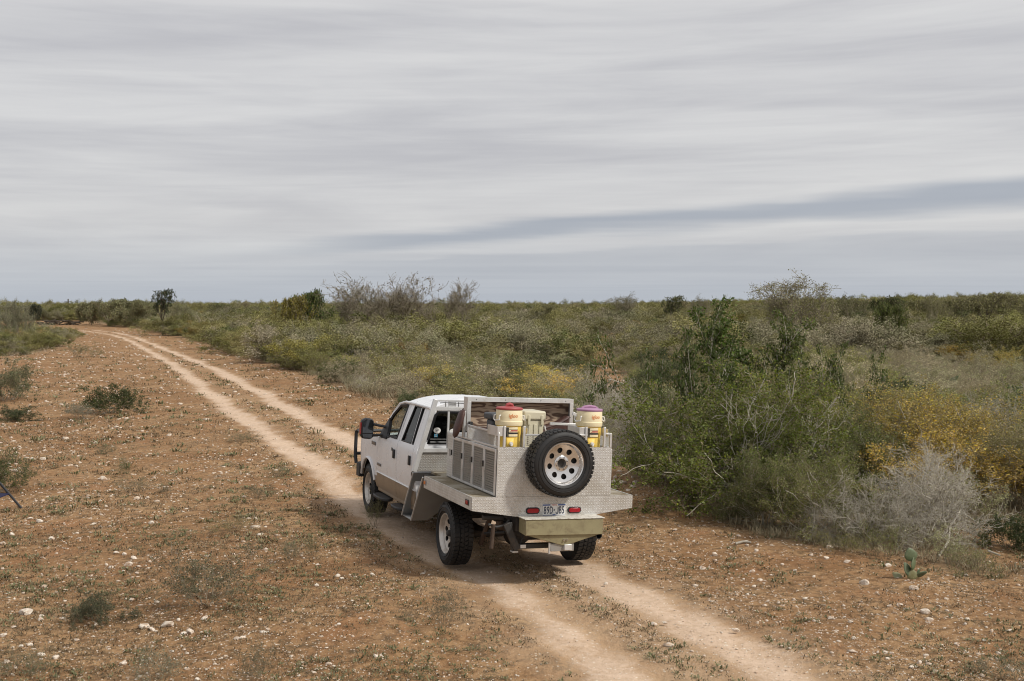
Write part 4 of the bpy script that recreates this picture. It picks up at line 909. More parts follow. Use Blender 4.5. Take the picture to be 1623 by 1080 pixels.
# dark grey bin
O = (-.55, -.60, KZ1 - .036); bn = place_thing('grey_bin', O, 'dark grey plastic bin with a rimmed lid behind the red lidded cooler', 'bin')
mb = MB(); mb.lathe([(O[2], .001), (O[2], .10), (1.90, .125), (1.90, .001)], (O[0], O[1], 0), 2, 4); mb2 = MB(); mb2.box(-.66, -.47, -.71, -.50, O[2], 1.90); mb2.build('body', M['grey_plastic'], bn, org=O, bevel=.02)
mb = MB(); mb.box(-.69, -.45, -.74, -.47, 1.905, 1.985); mb.build('lid', M['grey_plastic'], bn, org=O, bevel=.02)
mb = MB(); mb.box(-.60, -.40, -.752, -.742, 1.925, 1.945); mb.build('lid_rim', M['grey_plastic'], bn, org=O)
# brown leather scabbard on the left post
O = (-.78, .12, 1.62); sc_ = place_thing('leather_scabbard', O, 'brown tooled leather scabbard hanging on the left lid post', 'scabbard')
mb = MB()
n = 12; secs = [(1.605, .005, .01), (1.64, .045, .05), (1.72, .075, .065), (1.82, .075, .065), (1.91, .07, .055), (1.955, .055, .045), (1.965, .02, .02)]
vs = [(-.815 + .28 * (z - 1.8) + a * .55 * math.cos(2 * math.pi * j / n), .10 + b_ * 1.6 * math.sin(2 * math.pi * j / n), z) for z, a, b_ in secs for j in range(n)]
mb.add(vs, [(i * n + j, i * n + (j + 1) % n, (i + 1) * n + (j + 1) % n, (i + 1) * n + j) for i in range(len(secs) - 1) for j in range(n)] + [tuple(range(n))[::-1], tuple((len(secs) - 1) * n + j for j in range(n))])
mb.build('sheath', M['brown_leather'], sc_, org=O, ang=80)
mb = MB(); mb.tube([(-.785, .10, 1.95), (-.765, .10, 1.985), (-.745, .10, 1.952)], .008, 6); mb.build('strap', M['brown_leather'], sc_, org=O)
# brown cushion lying behind the bar on the right
O = (.45, -.02, KZ1); cu_ = place_thing('padded_bench', O, 'dark brown padded bench seat folded under the open plywood lid', 'bench')
mb = MB(); mb.add(*(lambda: (
    [(x, y, z) for (x, z0_, z1_) in ((-.66, 1.625, 1.755), (-.2, 1.625, 1.755), (.25, 1.625, 1.765), (.50, 1.63, 1.84), (.66, 1.66, 1.93)) for (y, z) in ((-.10, z0_), (.06, z0_), (.06, z1_), (-.10, z1_))],
    [(i * 4 + j, i * 4 + (j + 1) % 4, (i + 1) * 4 + (j + 1) % 4, (i + 1) * 4 + j) for i in range(4) for j in range(4)] + [(3, 2, 1, 0), (16, 17, 18, 19)]))())
mb.build('cushion', M['brown_leather'], cu_, org=O, bevel=.03)
mb = MB(); mb.tube([(-.66, -.105, 1.735), (.25, -.105, 1.745), (.50, -.105, 1.815), (.66, -.105, 1.905)], .006, 6); mb.build('piping', M['brown_leather'], cu_, org=O)
# spare wheel on the rear wall
O = (-.015, KY0, 1.45); spw = place_thing('spare_wheel', O, 'spare wheel with bright eight hole rim on the rear wall of the dog box', 'wheel')
w_ = make_wheel(spw, (-.015, KY0 - .150, 1.45), -1, 1, 'machined_alloy', O)
mb = MB(); mb.tube([(-.015, KY0 - .002, 1.45), (-.015, KY0 - .12, 1.45)], .03, 12); mb.box(-.10, .07, KY0 - .02, KY0 - .004, 1.37, 1.53); mb.build('mounting_bracket', M['dull_aluminium'], spw, org=O)

# ------------------------------------------------------------------ vegetation
def leafmat(name, trans=.25):
    m, t, b, o = newmat(name)
    oi = t.nodes.new('ShaderNodeObjectInfo'); ge = t.nodes.new('ShaderNodeNewGeometry')
    r = ge.outputs['Random Per Island']
    hsv = t.nodes.new('ShaderNodeHueSaturation'); t.links.new(oi.outputs['Color'], hsv.inputs['Color'])
    t.links.new(MA(t, 'MULTIPLY_ADD', r, 1.1, .62), hsv.inputs['Value'])
    t.links.new(MA(t, 'MULTIPLY_ADD', MA(t, 'FRACT', MA(t, 'MULTIPLY', r, 17.3)), .03, .483), hsv.inputs['Hue'])
    t.links.new(MA(t, 'MULTIPLY_ADD', MA(t, 'FRACT', MA(t, 'MULTIPLY', r, 5.7)), .4, .76), hsv.inputs['Saturation'])
    dry = MIX(t, MA(t, 'GREATER_THAN', MA(t, 'FRACT', MA(t, 'MULTIPLY', r, 31.7)), .90), hsv.outputs[0], (.26, .22, .13))
    t.links.new(dry, b.inputs['Base Color']); setp(b, rough=.6, spec=.12)
    tl = t.nodes.new('ShaderNodeBsdfTranslucent'); t.links.new(dry, tl.inputs[0]); ms = t.nodes.new('ShaderNodeMixShader'); ms.inputs[0].default_value = trans
    t.links.new(b.outputs[0], ms.inputs[1]); t.links.new(tl.outputs[0], ms.inputs[2]); t.links.new(ms.outputs[0], o.inputs[0]); return m
M['leaf'] = leafmat('leaf', .32)
def farleaf(name, c1, c2, c3):
    m, t, b, o = newmat(name)
    oi = t.nodes.new('ShaderNodeObjectInfo'); ge = t.nodes.new('ShaderNodeNewGeometry'); r = oi.outputs['Random']; ri = ge.outputs['Random Per Island']
    c = MIX(t, SS(t, r, 0., .5), c1, c2); c = MIX(t, SS(t, r, .5, 1.), c, c3)
    c = MIX(t, 1., c, MIX(t, ri, (.72, .72, .72), (1.12, 1.12, 1.12)), 'MULTIPLY'); r2 = MA(t, 'FRACT', MA(t, 'MULTIPLY', r, 13.7)); c = MIX(t, 1., c, MIX(t, r2, (.62, .62, .60), (1.25, 1.25, 1.28)), 'MULTIPLY')
    t.links.new(c, b.inputs['Base Color']); setp(b, rough=.7, spec=.1); return m
M['far_green'] = farleaf('far_green', (0.221, 0.212, 0.073), (0.304, 0.276, 0.120), (0.250, 0.248, 0.079))
M['far_grey'] = farleaf('far_grey', (0.346, 0.311, 0.199), (0.290, 0.283, 0.160), (0.401, 0.354, 0.246))
M['far_yellow'] = farleaf('far_yellow', (0.333, 0.240, 0.060), (0.277, 0.255, 0.066), (0.373, 0.227, 0.079))
M['far_dark'] = farleaf('far_dark', (0.096, 0.121, 0.041), (0.139, 0.149, 0.050), (0.181, 0.184, 0.066))
def twigmat(name, c1, c2):
    m, t, b, o = newmat(name); ge = t.nodes.new('ShaderNodeNewGeometry'); oi = t.nodes.new('ShaderNodeObjectInfo')
    c = MIX(t, ge.outputs['Random Per Island'], c1, c2); c = MIX(t, MA(t, 'MULTIPLY', NOISE(t, ge.outputs['Position'], 30, 3, .6), .5), c, tuple(x * .55 for x in c1))
    t.links.new(c, b.inputs['Base Color']); setp(b, rough=.85, spec=.2); return m
M['grey_twig'] = twigmat('grey_twig', (.24, .20, .145), (.36, .31, .23))
M['pale_twig'] = twigmat('pale_twig', (.44, .40, .33), (.62, .58, .49))
M['brown_twig'] = twigmat('brown_twig', (.20, .16, .105), (.34, .28, .19))
M['dark_bark'] = twigmat('dark_bark', (.085, .07, .05), (.16, .13, .10))

def grow(seed, stems=6, H=1.6, spread=.9, L0=None, r0=.02, levels=3, kids=(4, 4, 3), ratio=(.55, .5, .45), angle=(.7, .8, .9), wig=.16, up=.10, step=.10, base=.15, leaves=4, leafr=.05, leaflev=2, droop=0., clump=.0, trunk=0., lfrac=1.):
    rg = random.Random(seed); segs = []; lv = []
    L0 = L0 or H
    G = rg.gauss
    def norm(v): l = math.sqrt(v[0] ** 2 + v[1] ** 2 + v[2] ** 2) or 1; return (v[0] / l, v[1] / l, v[2] / l)
    def branch(p, d, L, r, lev, lean=None):
        n = max(2, int(round(L / (step * (1.0, .8, .6, .5)[min(lev, 3)])))); st_ = L / n
        nk = kids[lev] if lev < levels else 0
        kp = [rg.random() for _ in range(nk)]; t0 = .25 if lev == 0 else .12
        kp = sorted(t0 + (1 - t0) * q for q in kp)
        for i in range(n):
            u_ = up if lev < levels else up * .3
            d = norm((d[0] + G(0, wig), d[1] + G(0, wig), d[2] + G(0, wig) + u_ - droop * (i / n)))
            q = (p[0] + d[0] * st_, p[1] + d[1] * st_, max(.02, p[2] + d[2] * st_))
            ra = r * (1 - .75 * i / n); rb = r * (1 - .75 * (i + 1) / n)
            segs.append((*p, *q, ra, rb, lev))
            while kp and kp[0] <= (i + 1) / n:
                kp.pop(0)
                a = angle[lev] * (.6 + .8 * rg.random()); v = norm((G(0, 1), G(0, 1), G(0, .8)))
                dot = v[0] * d[0] + v[1] * d[1] + v[2] * d[2]; v = norm((v[0] - dot * d[0], v[1] - dot * d[1], v[2] - dot * d[2]))
                nd = norm(tuple(d[k] * math.cos(a) + v[k] * math.sin(a) for k in range(3)))
                branch(q, nd, L * ratio[lev] * (.6 + .7 * rg.random()), ra * .62, lev + 1)
            if lev >= leaflev and leaves:
                k = leaves if rg.random() < lfrac else 0
                for _ in range(int(k) + (rg.random() < k % 1)):
                    lv.append((q[0] + G(0, leafr), q[1] + G(0, leafr), max(.015, q[2] + G(0, leafr)), *d))
            p = q
    p0 = (0, 0, 0.)
    if trunk > 0:
        q = (G(0, .06), G(0, .06), trunk); segs.append((0, 0, -.1, q[0] * .5, q[1] * .5, trunk * .5, r0 * 1.9, r0 * 1.6, 0)); segs.append((q[0] * .5, q[1] * .5, trunk * .5, *q, r0 * 1.6, r0 * 1.4, 0)); p0 = q
    for s_ in range(stems):
        a = 2 * math.pi * (s_ + rg.random() * .8) / stems; tilt = spread * (.25 + .75 * rg.random())
        d = norm((math.cos(a) * math.sin(tilt), math.sin(a) * math.sin(tilt), math.cos(tilt)))
        pp = (p0[0] + math.cos(a) * base * rg.random(), p0[1] + math.sin(a) * base * rg.random(), p0[2] - (.06 if trunk == 0 else 0))
        branch(pp, d, L0 * (.65 + .5 * rg.random()), r0 * (.6 + .6 * rg.random()), 0)
    return np.array(segs), (np.array(lv) if lv else np.zeros((0, 6)))
def seg_mesh(name, S, mat, rmin=.0035, thick=.012, limb=None, limb_r=.008):
    if limb is not None:
        S = S.copy(); lo = S[:, 8] <= 1; S[lo, 6] = np.maximum(S[lo, 6], limb_r); S[lo, 7] = np.maximum(S[lo, 7], limb_r * .8)
        a_ = seg_mesh(name, S[~lo], mat, rmin, thick); b_ = seg_mesh(name, S[lo], limb, rmin, thick)
        bm = bmesh.new(); bm.from_mesh(a_); k_ = len(bm.faces); bm.from_mesh(b_); bm.faces.ensure_lookup_table()
        for f in bm.faces[k_:]: f.material_index = 1
        for f in bm.faces: f.smooth = True
        bm.to_mesh(a_); bm.free(); a_.materials.append(limb); return a_
    """branches: three sided tapering rods, the finest as narrow two sided blades"""
    p, q, ra, rb = S[:, :3], S[:, 3:6], np.maximum(S[:, 6], rmin), np.maximum(S[:, 7], rmin * .8)
    d = q - p; d /= np.linalg.norm(d, axis=1, keepdims=True) + 1e-9
    up = np.where(np.abs(d[:, 2:3]) < .9, np.array([[0, 0, 1.]]), np.array([[1., 0, 0]])); a = np.cross(d, up); a /= np.linalg.norm(a, axis=1, keepdims=True); b_ = np.cross(d, a)
    T = S[:, 6] > thick
    n = 3; vs = []; fs = []; off = 0
    for grp, n in ((T, 5), (~T, 3)):
        if not grp.any(): continue
        g = np.where(grp)[0]; k = len(g); V = np.zeros((k, 2, n, 3))
        for j in range(n):
            o_ = a[g] * math.cos(2 * math.pi * j / n) + b_[g] * math.sin(2 * math.pi * j / n)
            V[:, 0, j] = p[g] - d[g] * .002 + o_ * ra[g][:, None]; V[:, 1, j] = q[g] + d[g] * .002 + o_ * rb[g][:, None]
        vs.append(V.reshape(-1, 3)); bi = off + np.arange(k)[:, None] * 2 * n
        for j in range(n): fs.append(np.concatenate([bi + j, bi + (j + 1) % n, bi + n + (j + 1) % n, bi + n + j], 1))
        off += k * 2 * n
    return mesh_np(name, np.vstack(vs), [np.vstack(fs)], mat)
def leaf_mesh(name, Lv, mat, size, asp=.55, seed=1, tri=False):
    rg = np.random.default_rng(seed); n = len(Lv)
    c = Lv[:, :3]; d = Lv[:, 3:6] * .6 + rg.normal(0, 1, (n, 3)); d /= np.linalg.norm(d, axis=1, keepdims=True)
    e = np.cross(d, rg.normal(0, 1, (n, 3))); e /= np.linalg.norm(e, axis=1, keepdims=True)
    s_ = size * rg.uniform(.6, 1.4, (n, 1))
    if tri:
        V = np.stack([c - e * s_ * asp * .5, c + e * s_ * asp * .5, c + d * s_], 1).reshape(-1, 3); Fc = np.arange(n * 3).reshape(-1, 3)
    else:
        V = np.stack([c, c + d * s_ * .5 + e * s_ * asp * .5, c + d * s_, c + d * s_ * .5 - e * s_ * asp * .5], 1).reshape(-1, 3); Fc = np.arange(n * 4).reshape(-1, 4)
    return mesh_np(name, V, [Fc], mat)
KIND = {}   # kind -> list of (stem mesh, leaf mesh, height, radius)
def proto(kind, seed, twig, lsize, asp=.55, far=None, rmin=.0035, **k):
    S, Lv = grow(seed, **k)
    top = np.percentile(np.r_[S[:, 5], Lv[:, 2]], 97); rad = np.percentile(np.hypot(S[:, 3], S[:, 4]), 88)
    sm = seg_mesh(kind + '_stems', S, M['brown_twig' if twig == 'grey_twig' else twig], rmin, limb=M['grey_twig'] if twig in ('grey_twig', 'dark_bark') else M['pale_twig'] if twig == 'pale_twig' else None, limb_r=.007); lm = leaf_mesh(kind + '_foliage', Lv, M['leaf'], lsize, asp, seed) if len(Lv) else None
    KIND.setdefault(kind, []).append((sm, lm, top, rad)); return S, Lv
for i in range(5): proto('grey_shrub', 10 + i, 'grey_twig', .046, stems=9, H=1.5, spread=1.05, kids=(5, 4, 2), r0=.014, leaves=6, lfrac=.50, leafr=.04, wig=.20, up=.09, step=.13)
for i in range(4): proto('olive_shrub', 30 + i, 'grey_twig', .052, stems=9, H=1.4, spread=1.1, kids=(6, 5, 3), r0=.014, leaves=8, lfrac=.42, leafr=.042, wig=.18, up=.08, step=.13)
for i in range(3): proto('dark_shrub', 50 + i, 'dark_bark', .058, .6, stems=8, H=1.3, spread=1.15, kids=(6, 5, 3), r0=.016, leaves=9, lfrac=.5, leafr=.045, wig=.2, up=.05, step=.13)
for i in range(3): proto('yellow_shrub', 70 + i, 'brown_twig', .048, .5, stems=8, H=1.6, spread=.85, kids=(6, 5, 3), r0=.014, leaves=9, lfrac=.42, leafr=.05, wig=.16, up=.1, step=.13)
for i in range(3): proto('bare_shrub', 90 + i, 'pale_twig', .03, stems=9, H=1.3, spread=1.1, kids=(6, 5, 4), r0=.013, leaves=.12, leafr=.03, wig=.26, up=.06, step=.10, rmin=.0045)
for i in range(3): proto('weedy_shrub', 110 + i, 'brown_twig', .026, stems=12, H=.8, spread=1.0, kids=(5, 3, 0), levels=2, leaflev=1, r0=.007, leaves=2.2, leafr=.03, wig=.2, up=.1, step=.08, rmin=.0025)
COLS = {'grey_shrub': ((0.345, 0.324, 0.200), (0.290, 0.297, 0.152), (0.414, 0.366, 0.235)), 'olive_shrub': ((0.235, 0.241, 0.076), (0.290, 0.269, 0.103), (0.193, 0.214, 0.069)), 'dark_shrub': ((0.097, 0.117, 0.044), (0.076, 0.097, 0.041), (0.124, 0.138, 0.055)),
        'yellow_shrub': ((0.455, 0.373, 0.083), (0.359, 0.345, 0.090), (0.497, 0.359, 0.083)), 'bare_shrub': ((0.345, 0.331, 0.193),) * 3, 'weedy_shrub': ((0.262, 0.276, 0.152), (0.207, 0.235, 0.110), (0.331, 0.290, 0.166))}
RG = random.Random(5)
def plant(kind, x, y, h, w=None, label=None, group=None, cat='shrub', name=None, col=None, var=None, meshes=None, rz=None):
    sm, lm, top, rad = meshes or KIND[kind][RG.randrange(len(KIND[kind])) if var is None else var]
    e = bpy.data.objects.new(name or kind, None); e.empty_display_size = .2; link(e)
    sc_ = h / top; sw_ = (w / (2 * rad)) if w else sc_ * RG.uniform(.9, 1.15)
    e.location = (x, y, ghf(x, y) - .02); e.scale = (sw_, sw_, sc_); e.rotation_euler = (0, 0, RG.uniform(0, 6.28) if rz is None else rz)
    tag(e, label, cat, group)
    a = bpy.data.objects.new('stems' if cat == 'shrub' else 'trunk', sm); link(a, e)
    if lm:
        b_ = bpy.data.objects.new('foliage' if cat == 'shrub' else 'crown', lm); link(b_, e); c_ = col or RG.choice(COLS[kind]); f_ = RG.uniform(.68, 1.38) if label and group else 1.; b_.color = (c_[0] * f_, c_[1] * f_, c_[2] * f_, 1)
    return e

# ---- brush to the right of the track, one by one out to about sixty metres
rg = random.Random(11); pts = []; grid_ = {}
def far_enough(x, y, r):
    gx_, gy_ = int(x // 2), int(y // 2)
    for i in (-1, 0, 1):
        for j in (-1, 0, 1):
            for (a, b_, r2) in grid_.get((gx_ + i, gy_ + j), ()):
                if (a - x) ** 2 + (b_ - y) ** 2 < max(r, r2) ** 2: return False
    return True
BIG = [(3.6, 16.2, 2.0), (5.6, 16.6, 1.5), (6.6, 15.3, 1.0), (4.9, 19.0, 1.3), (5.1, 14.6, 1.0)]
cand = np.array([(rg.uniform(-45, 60), 10 + 60 * rg.random() ** .85) for _ in range(26000)])
okm = in_brush(cand[:, 0], cand[:, 1]); sx_, sy_ = gpxy(cand[:, 0], cand[:, 1]); okm &= (sx_ > -120) & (sx_ < 1800) & (sy_ < 1000)
for (x, y) in cand[okm]:
    if any((x - a) ** 2 + (y - b_) ** 2 < r * r for a, b_, r in BIG): continue
    r = (1.08 if y < 30 else 1.35 if y < 45 else 1.6) * rg.uniform(.8, 1.2)
    if far_enough(x, y, r):
        grid_.setdefault((int(x // 2), int(y // 2)), []).append((x, y, r)); pts.append((x, y))
pts.sort(key=lambda p: p[1])
LAB = {'grey_shrub': ('grey sparse thorn shrub in the dense brush', 'grey twiggy shrubs in the brush'),
       'olive_shrub': ('olive green shrub in the dense brush right of the track', 'olive green shrubs in the brush'),
       'dark_shrub': ('dark green low shrub in the brush right of the track', 'dark green shrubs in the brush'),
       'yellow_shrub': ('yellow feathery shrub in the brush right of the track', 'yellowing shrubs in the brush'),
       'bare_shrub': ('pale leafless shrub in the brush right of the track', 'bare pale shrubs in the brush')}
cnt = {}; last = 0; rest = []
for (x, y) in pts:
    q = math.sin(x * .21 + 1.1) * math.cos(y * .13 + .5) + rg.gauss(0, .55)
    u_ = rg.random()
    if q > .55: k = 'olive_shrub' if u_ < .62 else 'dark_shrub' if u_ < .84 else 'yellow_shrub'
    elif q > -.35: k = 'grey_shrub' if u_ < .44 else 'olive_shrub' if u_ < .82 else 'dark_shrub' if u_ < .89 else 'bare_shrub' if u_ < .94 else 'yellow_shrub'
    else: k = 'grey_shrub' if u_ < .66 else 'bare_shrub' if u_ < .78 else 'olive_shrub' if u_ < .94 else 'yellow_shrub'
    if cnt.get(k, 0) >= 290: rest.append((x, y)); continue
    cnt[k] = cnt.get(k, 0) + 1
    a, b_ = gpxy(x, y)
    h = rg.uniform(.65, 1.45) * (1.0 if k != 'bare_shrub' else .9)
    # plants standing at the brush edge are lower
    if not in_brush(np.array([x - .9]), np.array([y - .5]))[0]: h *= .72
    if y > 40: h *= 1.05
    if a > 700 and y < 40 : h *= .88
    left = a < 150 and y < 70 and x < -10
    lab, grp = LAB[k]
    edge = not in_brush(np.array([x - .9]), np.array([y - .5]))[0]
    zone = ('in the thicket at the far left of the track' if left else 'at the very edge of the brush along the track' if edge and a < 900 else 'on the brush edge facing the bare dirt on the right' if edge
            else 'right behind the truck' if y < 30 and a < 1000 else 'in the near thicket right of the truck' if y < 27 else 'beside the far stretch of the track' if a < 560
            else 'in the open brush behind the truck' if a < 1000 else 'in the open brush beyond the near thicket')
    lab = lab.split(' in the')[0] + ' ' + zone; grp = grp.split(' in the')[0] + ' ' + zone
    if left: h *= .75
    plant(k, x, y, h, h * rg.uniform(1.45, 2.1), lab, grp)

# ---- the rest of the brush out to the skyline, too many to count
FP = []
for kind, fm in (('grey_shrub', 'far_grey'), ('olive_shrub', 'far_green'), ('dark_shrub', 'far_dark'), ('yellow_shrub', 'far_yellow')):
    for i in range(2):
        S, Lv = grow(400 + i * 7 + len(FP), stems=6, H=1.5, spread=1.0, kids=(4, 3, 2), r0=.03, leaves=22 if kind != 'grey_shrub' else 16, lfrac=.75, leafr=.085, wig=.2, up=.06, step=.18)
        me = leaf_mesh('brush_clump', Lv, M[fm], .052, .65, i); sm = seg_mesh('brush_stems', S[S[:, 8] < 3], M['grey_twig' if kind == 'grey_shrub' else 'brown_twig'], .012)
        bm = bmesh.new(); bm.from_mesh(me); nl = len(bm.faces); bm.from_mesh(sm); bm.faces.ensure_lookup_table()
        for f in bm.faces[nl:]: f.material_index = 1
        me2 = bpy.data.meshes.new('brush_plant'); bm.to_mesh(me2); bm.free(); me2.materials.append(M[fm]); me2.materials.append(sm.materials[0])
        o = bpy.data.objects.new('brush_plant', me2); FP.append(o)
pc = bpy.data.collections.new('brush_plants')
for o in FP: pc.objects.link(o)
def scatter(name, P, sc_, idx_, coll, label, cat, rot_tilt=0):
    me = bpy.data.meshes.new(name); me.vertices.add(len(P)); me.vertices.foreach_set('co', np.asarray(P, np.float32).ravel())
    rgn = np.random.default_rng(3)
    A = me.attributes.new('size', 'FLOAT_VECTOR', 'POINT'); A.data.foreach_set('vector', np.asarray(sc_, np.float32).ravel())
    A = me.attributes.new('turn', 'FLOAT_VECTOR', 'POINT'); A.data.foreach_set('vector', np.stack([rgn.normal(0, rot_tilt + 1e-6, len(P)), rgn.normal(0, rot_tilt + 1e-6, len(P)), rgn.uniform(0, 6.28, len(P))], 1).astype(np.float32).ravel())
    A = me.attributes.new('pick', 'INT', 'POINT'); A.data.foreach_set('value', np.asarray(idx_, np.int32))
    o = bpy.data.objects.new(name, me); link(o); ng = bpy.data.node_groups.new(name, 'GeometryNodeTree')
    ng.interface.new_socket('Geometry', in_out='INPUT', socket_type='NodeSocketGeometry'); ng.interface.new_socket('Geometry', in_out='OUTPUT', socket_type='NodeSocketGeometry')
    gi = ng.nodes.new('NodeGroupInput'); go = ng.nodes.new('NodeGroupOutput'); ip = ng.nodes.new('GeometryNodeInstanceOnPoints'); ci = ng.nodes.new('GeometryNodeCollectionInfo')
    ci.inputs['Collection'].default_value = coll; ci.inputs['Separate Children'].default_value = True; ci.inputs['Reset Children'].default_value = True
    def na(nm, ty):
        n = ng.nodes.new('GeometryNodeInputNamedAttribute'); n.data_type = ty; n.inputs['Name'].default_value = nm; return n.outputs['Attribute']
    ng.links.new(gi.outputs[0], ip.inputs['Points']); ng.links.new(ci.outputs[0], ip.inputs['Instance']); ip.inputs['Pick Instance'].default_value = True
    ng.links.new(na('pick', 'INT'), ip.inputs['Instance Index']); ng.links.new(na('turn', 'FLOAT_VECTOR'), ip.inputs['Rotation']); ng.links.new(na('size', 'FLOAT_VECTOR'), ip.inputs['Scale'])
    ng.links.new(ip.outputs[0], go.inputs[0]); md = o.modifiers.new('scatter', 'NODES'); md.node_group = ng
    tag(o, label, cat, kind='stuff'); return o
rn = np.random.default_rng(21)
X = []; 
def add_field(n, y0, y1, xw, hlo, hhi, test=None, powr=1.):
    yy = y0 + (y1 - y0) * rn.random(n) ** powr; xx = (rn.random(n) * 2 - 1) * (yy * xw + 10)
    k = np.ones(n, bool) if test is None else test(xx, yy)
    xx, yy = xx[k], yy[k]; h = rn.uniform(hlo, hhi, len(xx))
    for a, b_, c_ in zip(xx, yy, h): X.append((a, b_, c_ * (.7 if a < -.33 * b_ and b_ < 200 else 1.)))
def openland(x, y):   # keep the bare land of the left foreground and the track free
    r_ = x / y
    return (in_brush(x, y) | (y > 175) | (x > 40)) & ~((r_ > -.475) & (r_ < -.385) & (y > 120) & (y < 225))
add_field(3600, 56, 130, .62, .6, 1.7, lambda x, y: openland(x, y) & (rn.random(len(x)) < .8))
add_field(5200, 120, 260, .60, .7, 2.1, lambda x, y: openland(x, y) & ~((y < 230) & (x < -.42 * y + 8) & (x > -.56 * y)))
add_field(9000, 240, 650, .58, 1.4, 2.9)
for x, y in rest: X.append((x, y, rn.uniform(.9, 1.5)))
X = np.array(X)
zz = gh(X[:, 0], X[:, 1]) - .05
qn = np.sin(X[:, 0] * .06 + 1) * np.cos(X[:, 1] * .035) + rn.normal(0, .6, len(X)); uu_ = rn.random(len(X))
pk = np.where(qn > .5, np.where(uu_ < .6, 1, np.where(uu_ < .9, 2, 3)), np.where(qn > -.4, np.where(uu_ < .45, 0, np.where(uu_ < .85, 1, np.where(uu_ < .95, 2, 3))), np.where(uu_ < .75, 0, np.where(uu_ < .95, 1, 3))))
pk = np.where((X[:, 1] > 240) & (pk == 0) & (uu_ < .6), 1, pk)
s3 = np.stack([X[:, 2] * rn.uniform(1., 1.7, len(X)), X[:, 2] * rn.uniform(1., 1.7, len(X)), X[:, 2] * .85], 1) / 1.25
scatter('far_brush', np.stack([X[:, 0], X[:, 1], zz], 1), s3, pk * 2 + rn.integers(0, 2, len(X)), pc, 'brushland of grey green and yellowing shrubs running out to the skyline', 'brushland')
# ---- tall individual trees on the skyline
def tree_mesh(seed, twig, lsize, asp=.5, rmin=.01, lm=True, sq=.38, **k):
    S, Lv = grow(seed, **k); t_ = np.percentile(S[:, 5], 82)
    for A_, cs_ in ((S, (2, 5)), (Lv, (2,))):
        if len(A_):
            for c_ in cs_: A_[:, c_] = np.where(A_[:, c_] > t_, t_ + (A_[:, c_] - t_) * sq, A_[:, c_])
    top = np.percentile(S[:, 5], 98.5); rad = np.percentile(np.hypot(S[:, 3], S[:, 4]), 92)
    return (seg_mesh('branches', S, M[twig], rmin, .03), leaf_mesh('leaves', Lv, M['leaf'], lsize, asp, seed) if len(Lv) else None, top, rad)
def at(px, dist): return ((px - 811.5) / F * dist, dist)
BARE = dict(stems=5, spread=.95, kids=(9, 8, 6), r0=.07, wig=.10, up=.06, step=.40, trunk=.7, leaflev=3, leafr=.12, angle=(.6, .7, .7))
def tr(px, dist, h, w, label, mesh, name, col=(.1, .1, .05), **k):
    x, y = at(px, dist); return plant(None, x, y, h, w, label, None, 'tree', name, col, meshes=mesh, **k)
t1 = tree_mesh(201, 'grey_twig', .13, sq=.85, H=4.4, L0=4.2, leaves=.40, rmin=.015, **BARE); t2 = tree_mesh(202, 'grey_twig', .13, sq=.85, H=4.4, L0=4.2, leaves=.22, rmin=.015, **BARE); t3 = tree_mesh(203, 'grey_twig', .13, sq=.85, H=4, L0=4, leaves=.12, rmin=.015, **BARE)
def gz_at(px, dist, topy):   # height so that the crown ends at this picture row
    x, y = at(px, dist); return CH + (HOR - topy) / F * dist - ghf(x, y)
T1 = tr(563, 95, gz_at(563, 95, 447), 7.2, 'wide leafless mesquite with dark clumps in its crown, left of the skyline pair', t1, 'mesquite_tree', (.15, .15, .09), rz=.4)
T2 = tr(628, 98, gz_at(628, 98, 443), 6.8, 'tallest leafless mesquite on the skyline above the truck cab', t2, 'mesquite_tree', (.2, .17, .09), rz=2.)
T3 = tr(716, 100, gz_at(716, 100, 450), 6.0, 'leafless mesquite standing alone over the brush above the plywood lid', t3, 'mesquite_tree', (.2, .2, .1), rz=1.)
LEAFY = dict(stems=8, spread=1.2, kids=(6, 5, 4), r0=.07, wig=.14, up=.015, step=.4, leaflev=2, leafr=.16)
l1 = tree_mesh(211, 'brown_twig', .17, .6, .015, H=3, L0=2.6, leaves=5, trunk=.5, **LEAFY); l2 = tree_mesh(212, 'grey_twig', .11, .6, .012, H=3, L0=2.6, leaves=4, trunk=.6, **LEAFY)
l4 = tree_mesh(214, 'grey_twig', .075, .6, .011, sq=.5, H=3, L0=2.6, leaves=1.6, trunk=.6, **{**LEAFY, 'kids': (8, 6, 5)})
l3 = tree_mesh(213, 'dark_bark', .15, .6, .02, H=3, L0=2.2, leaves=3.5, trunk=1.4, **{**LEAFY, 'stems': 7, 'spread': 1.1, 'leafr': .10, 'kids': (4, 4, 3)})
tr(484, 100, gz_at(484, 100, 466), 3.6, 'dense dark green round tree on the skyline left of the mesquites', l1, 'round_tree', (.085, .11, .035))
tr(458, 98, gz_at(458, 98, 474), 3.2, 'yellow green bushy tree touching the dark round tree on the skyline', l1, 'round_tree', (.22, .19, .05), rz=1.)
tr(258, 125, gz_at(258, 125, 461), 3.0, 'dark small leaved tree rising alone where the track bends away', l3, 'thorn_tree', (.05, .065, .03))
tr(1262, 72, gz_at(1262, 72, 446), 5.4, 'airy round topped tree tallest on the right skyline', l4, 'airy_tree', (.26, .25, .12))
tr(992, 130, gz_at(992, 130, 471), 4.2, 'flat topped pale tree on the skyline above the right cooler', l4, 'airy_tree', (.16, .16, .08), rz=1.)
tr(1065, 120, gz_at(1065, 120, 471), 3.0, 'flat topped green tree on the skyline left of the tall dark shrub', l3, 'thorn_tree', (.10, .11, .045), rz=2.)
tr(1108, 120, gz_at(1108, 120, 474), 2.4, 'small pale airy tree on the skyline beside the tall dark shrub', l4, 'airy_tree', (.17, .17, .08), rz=3.)
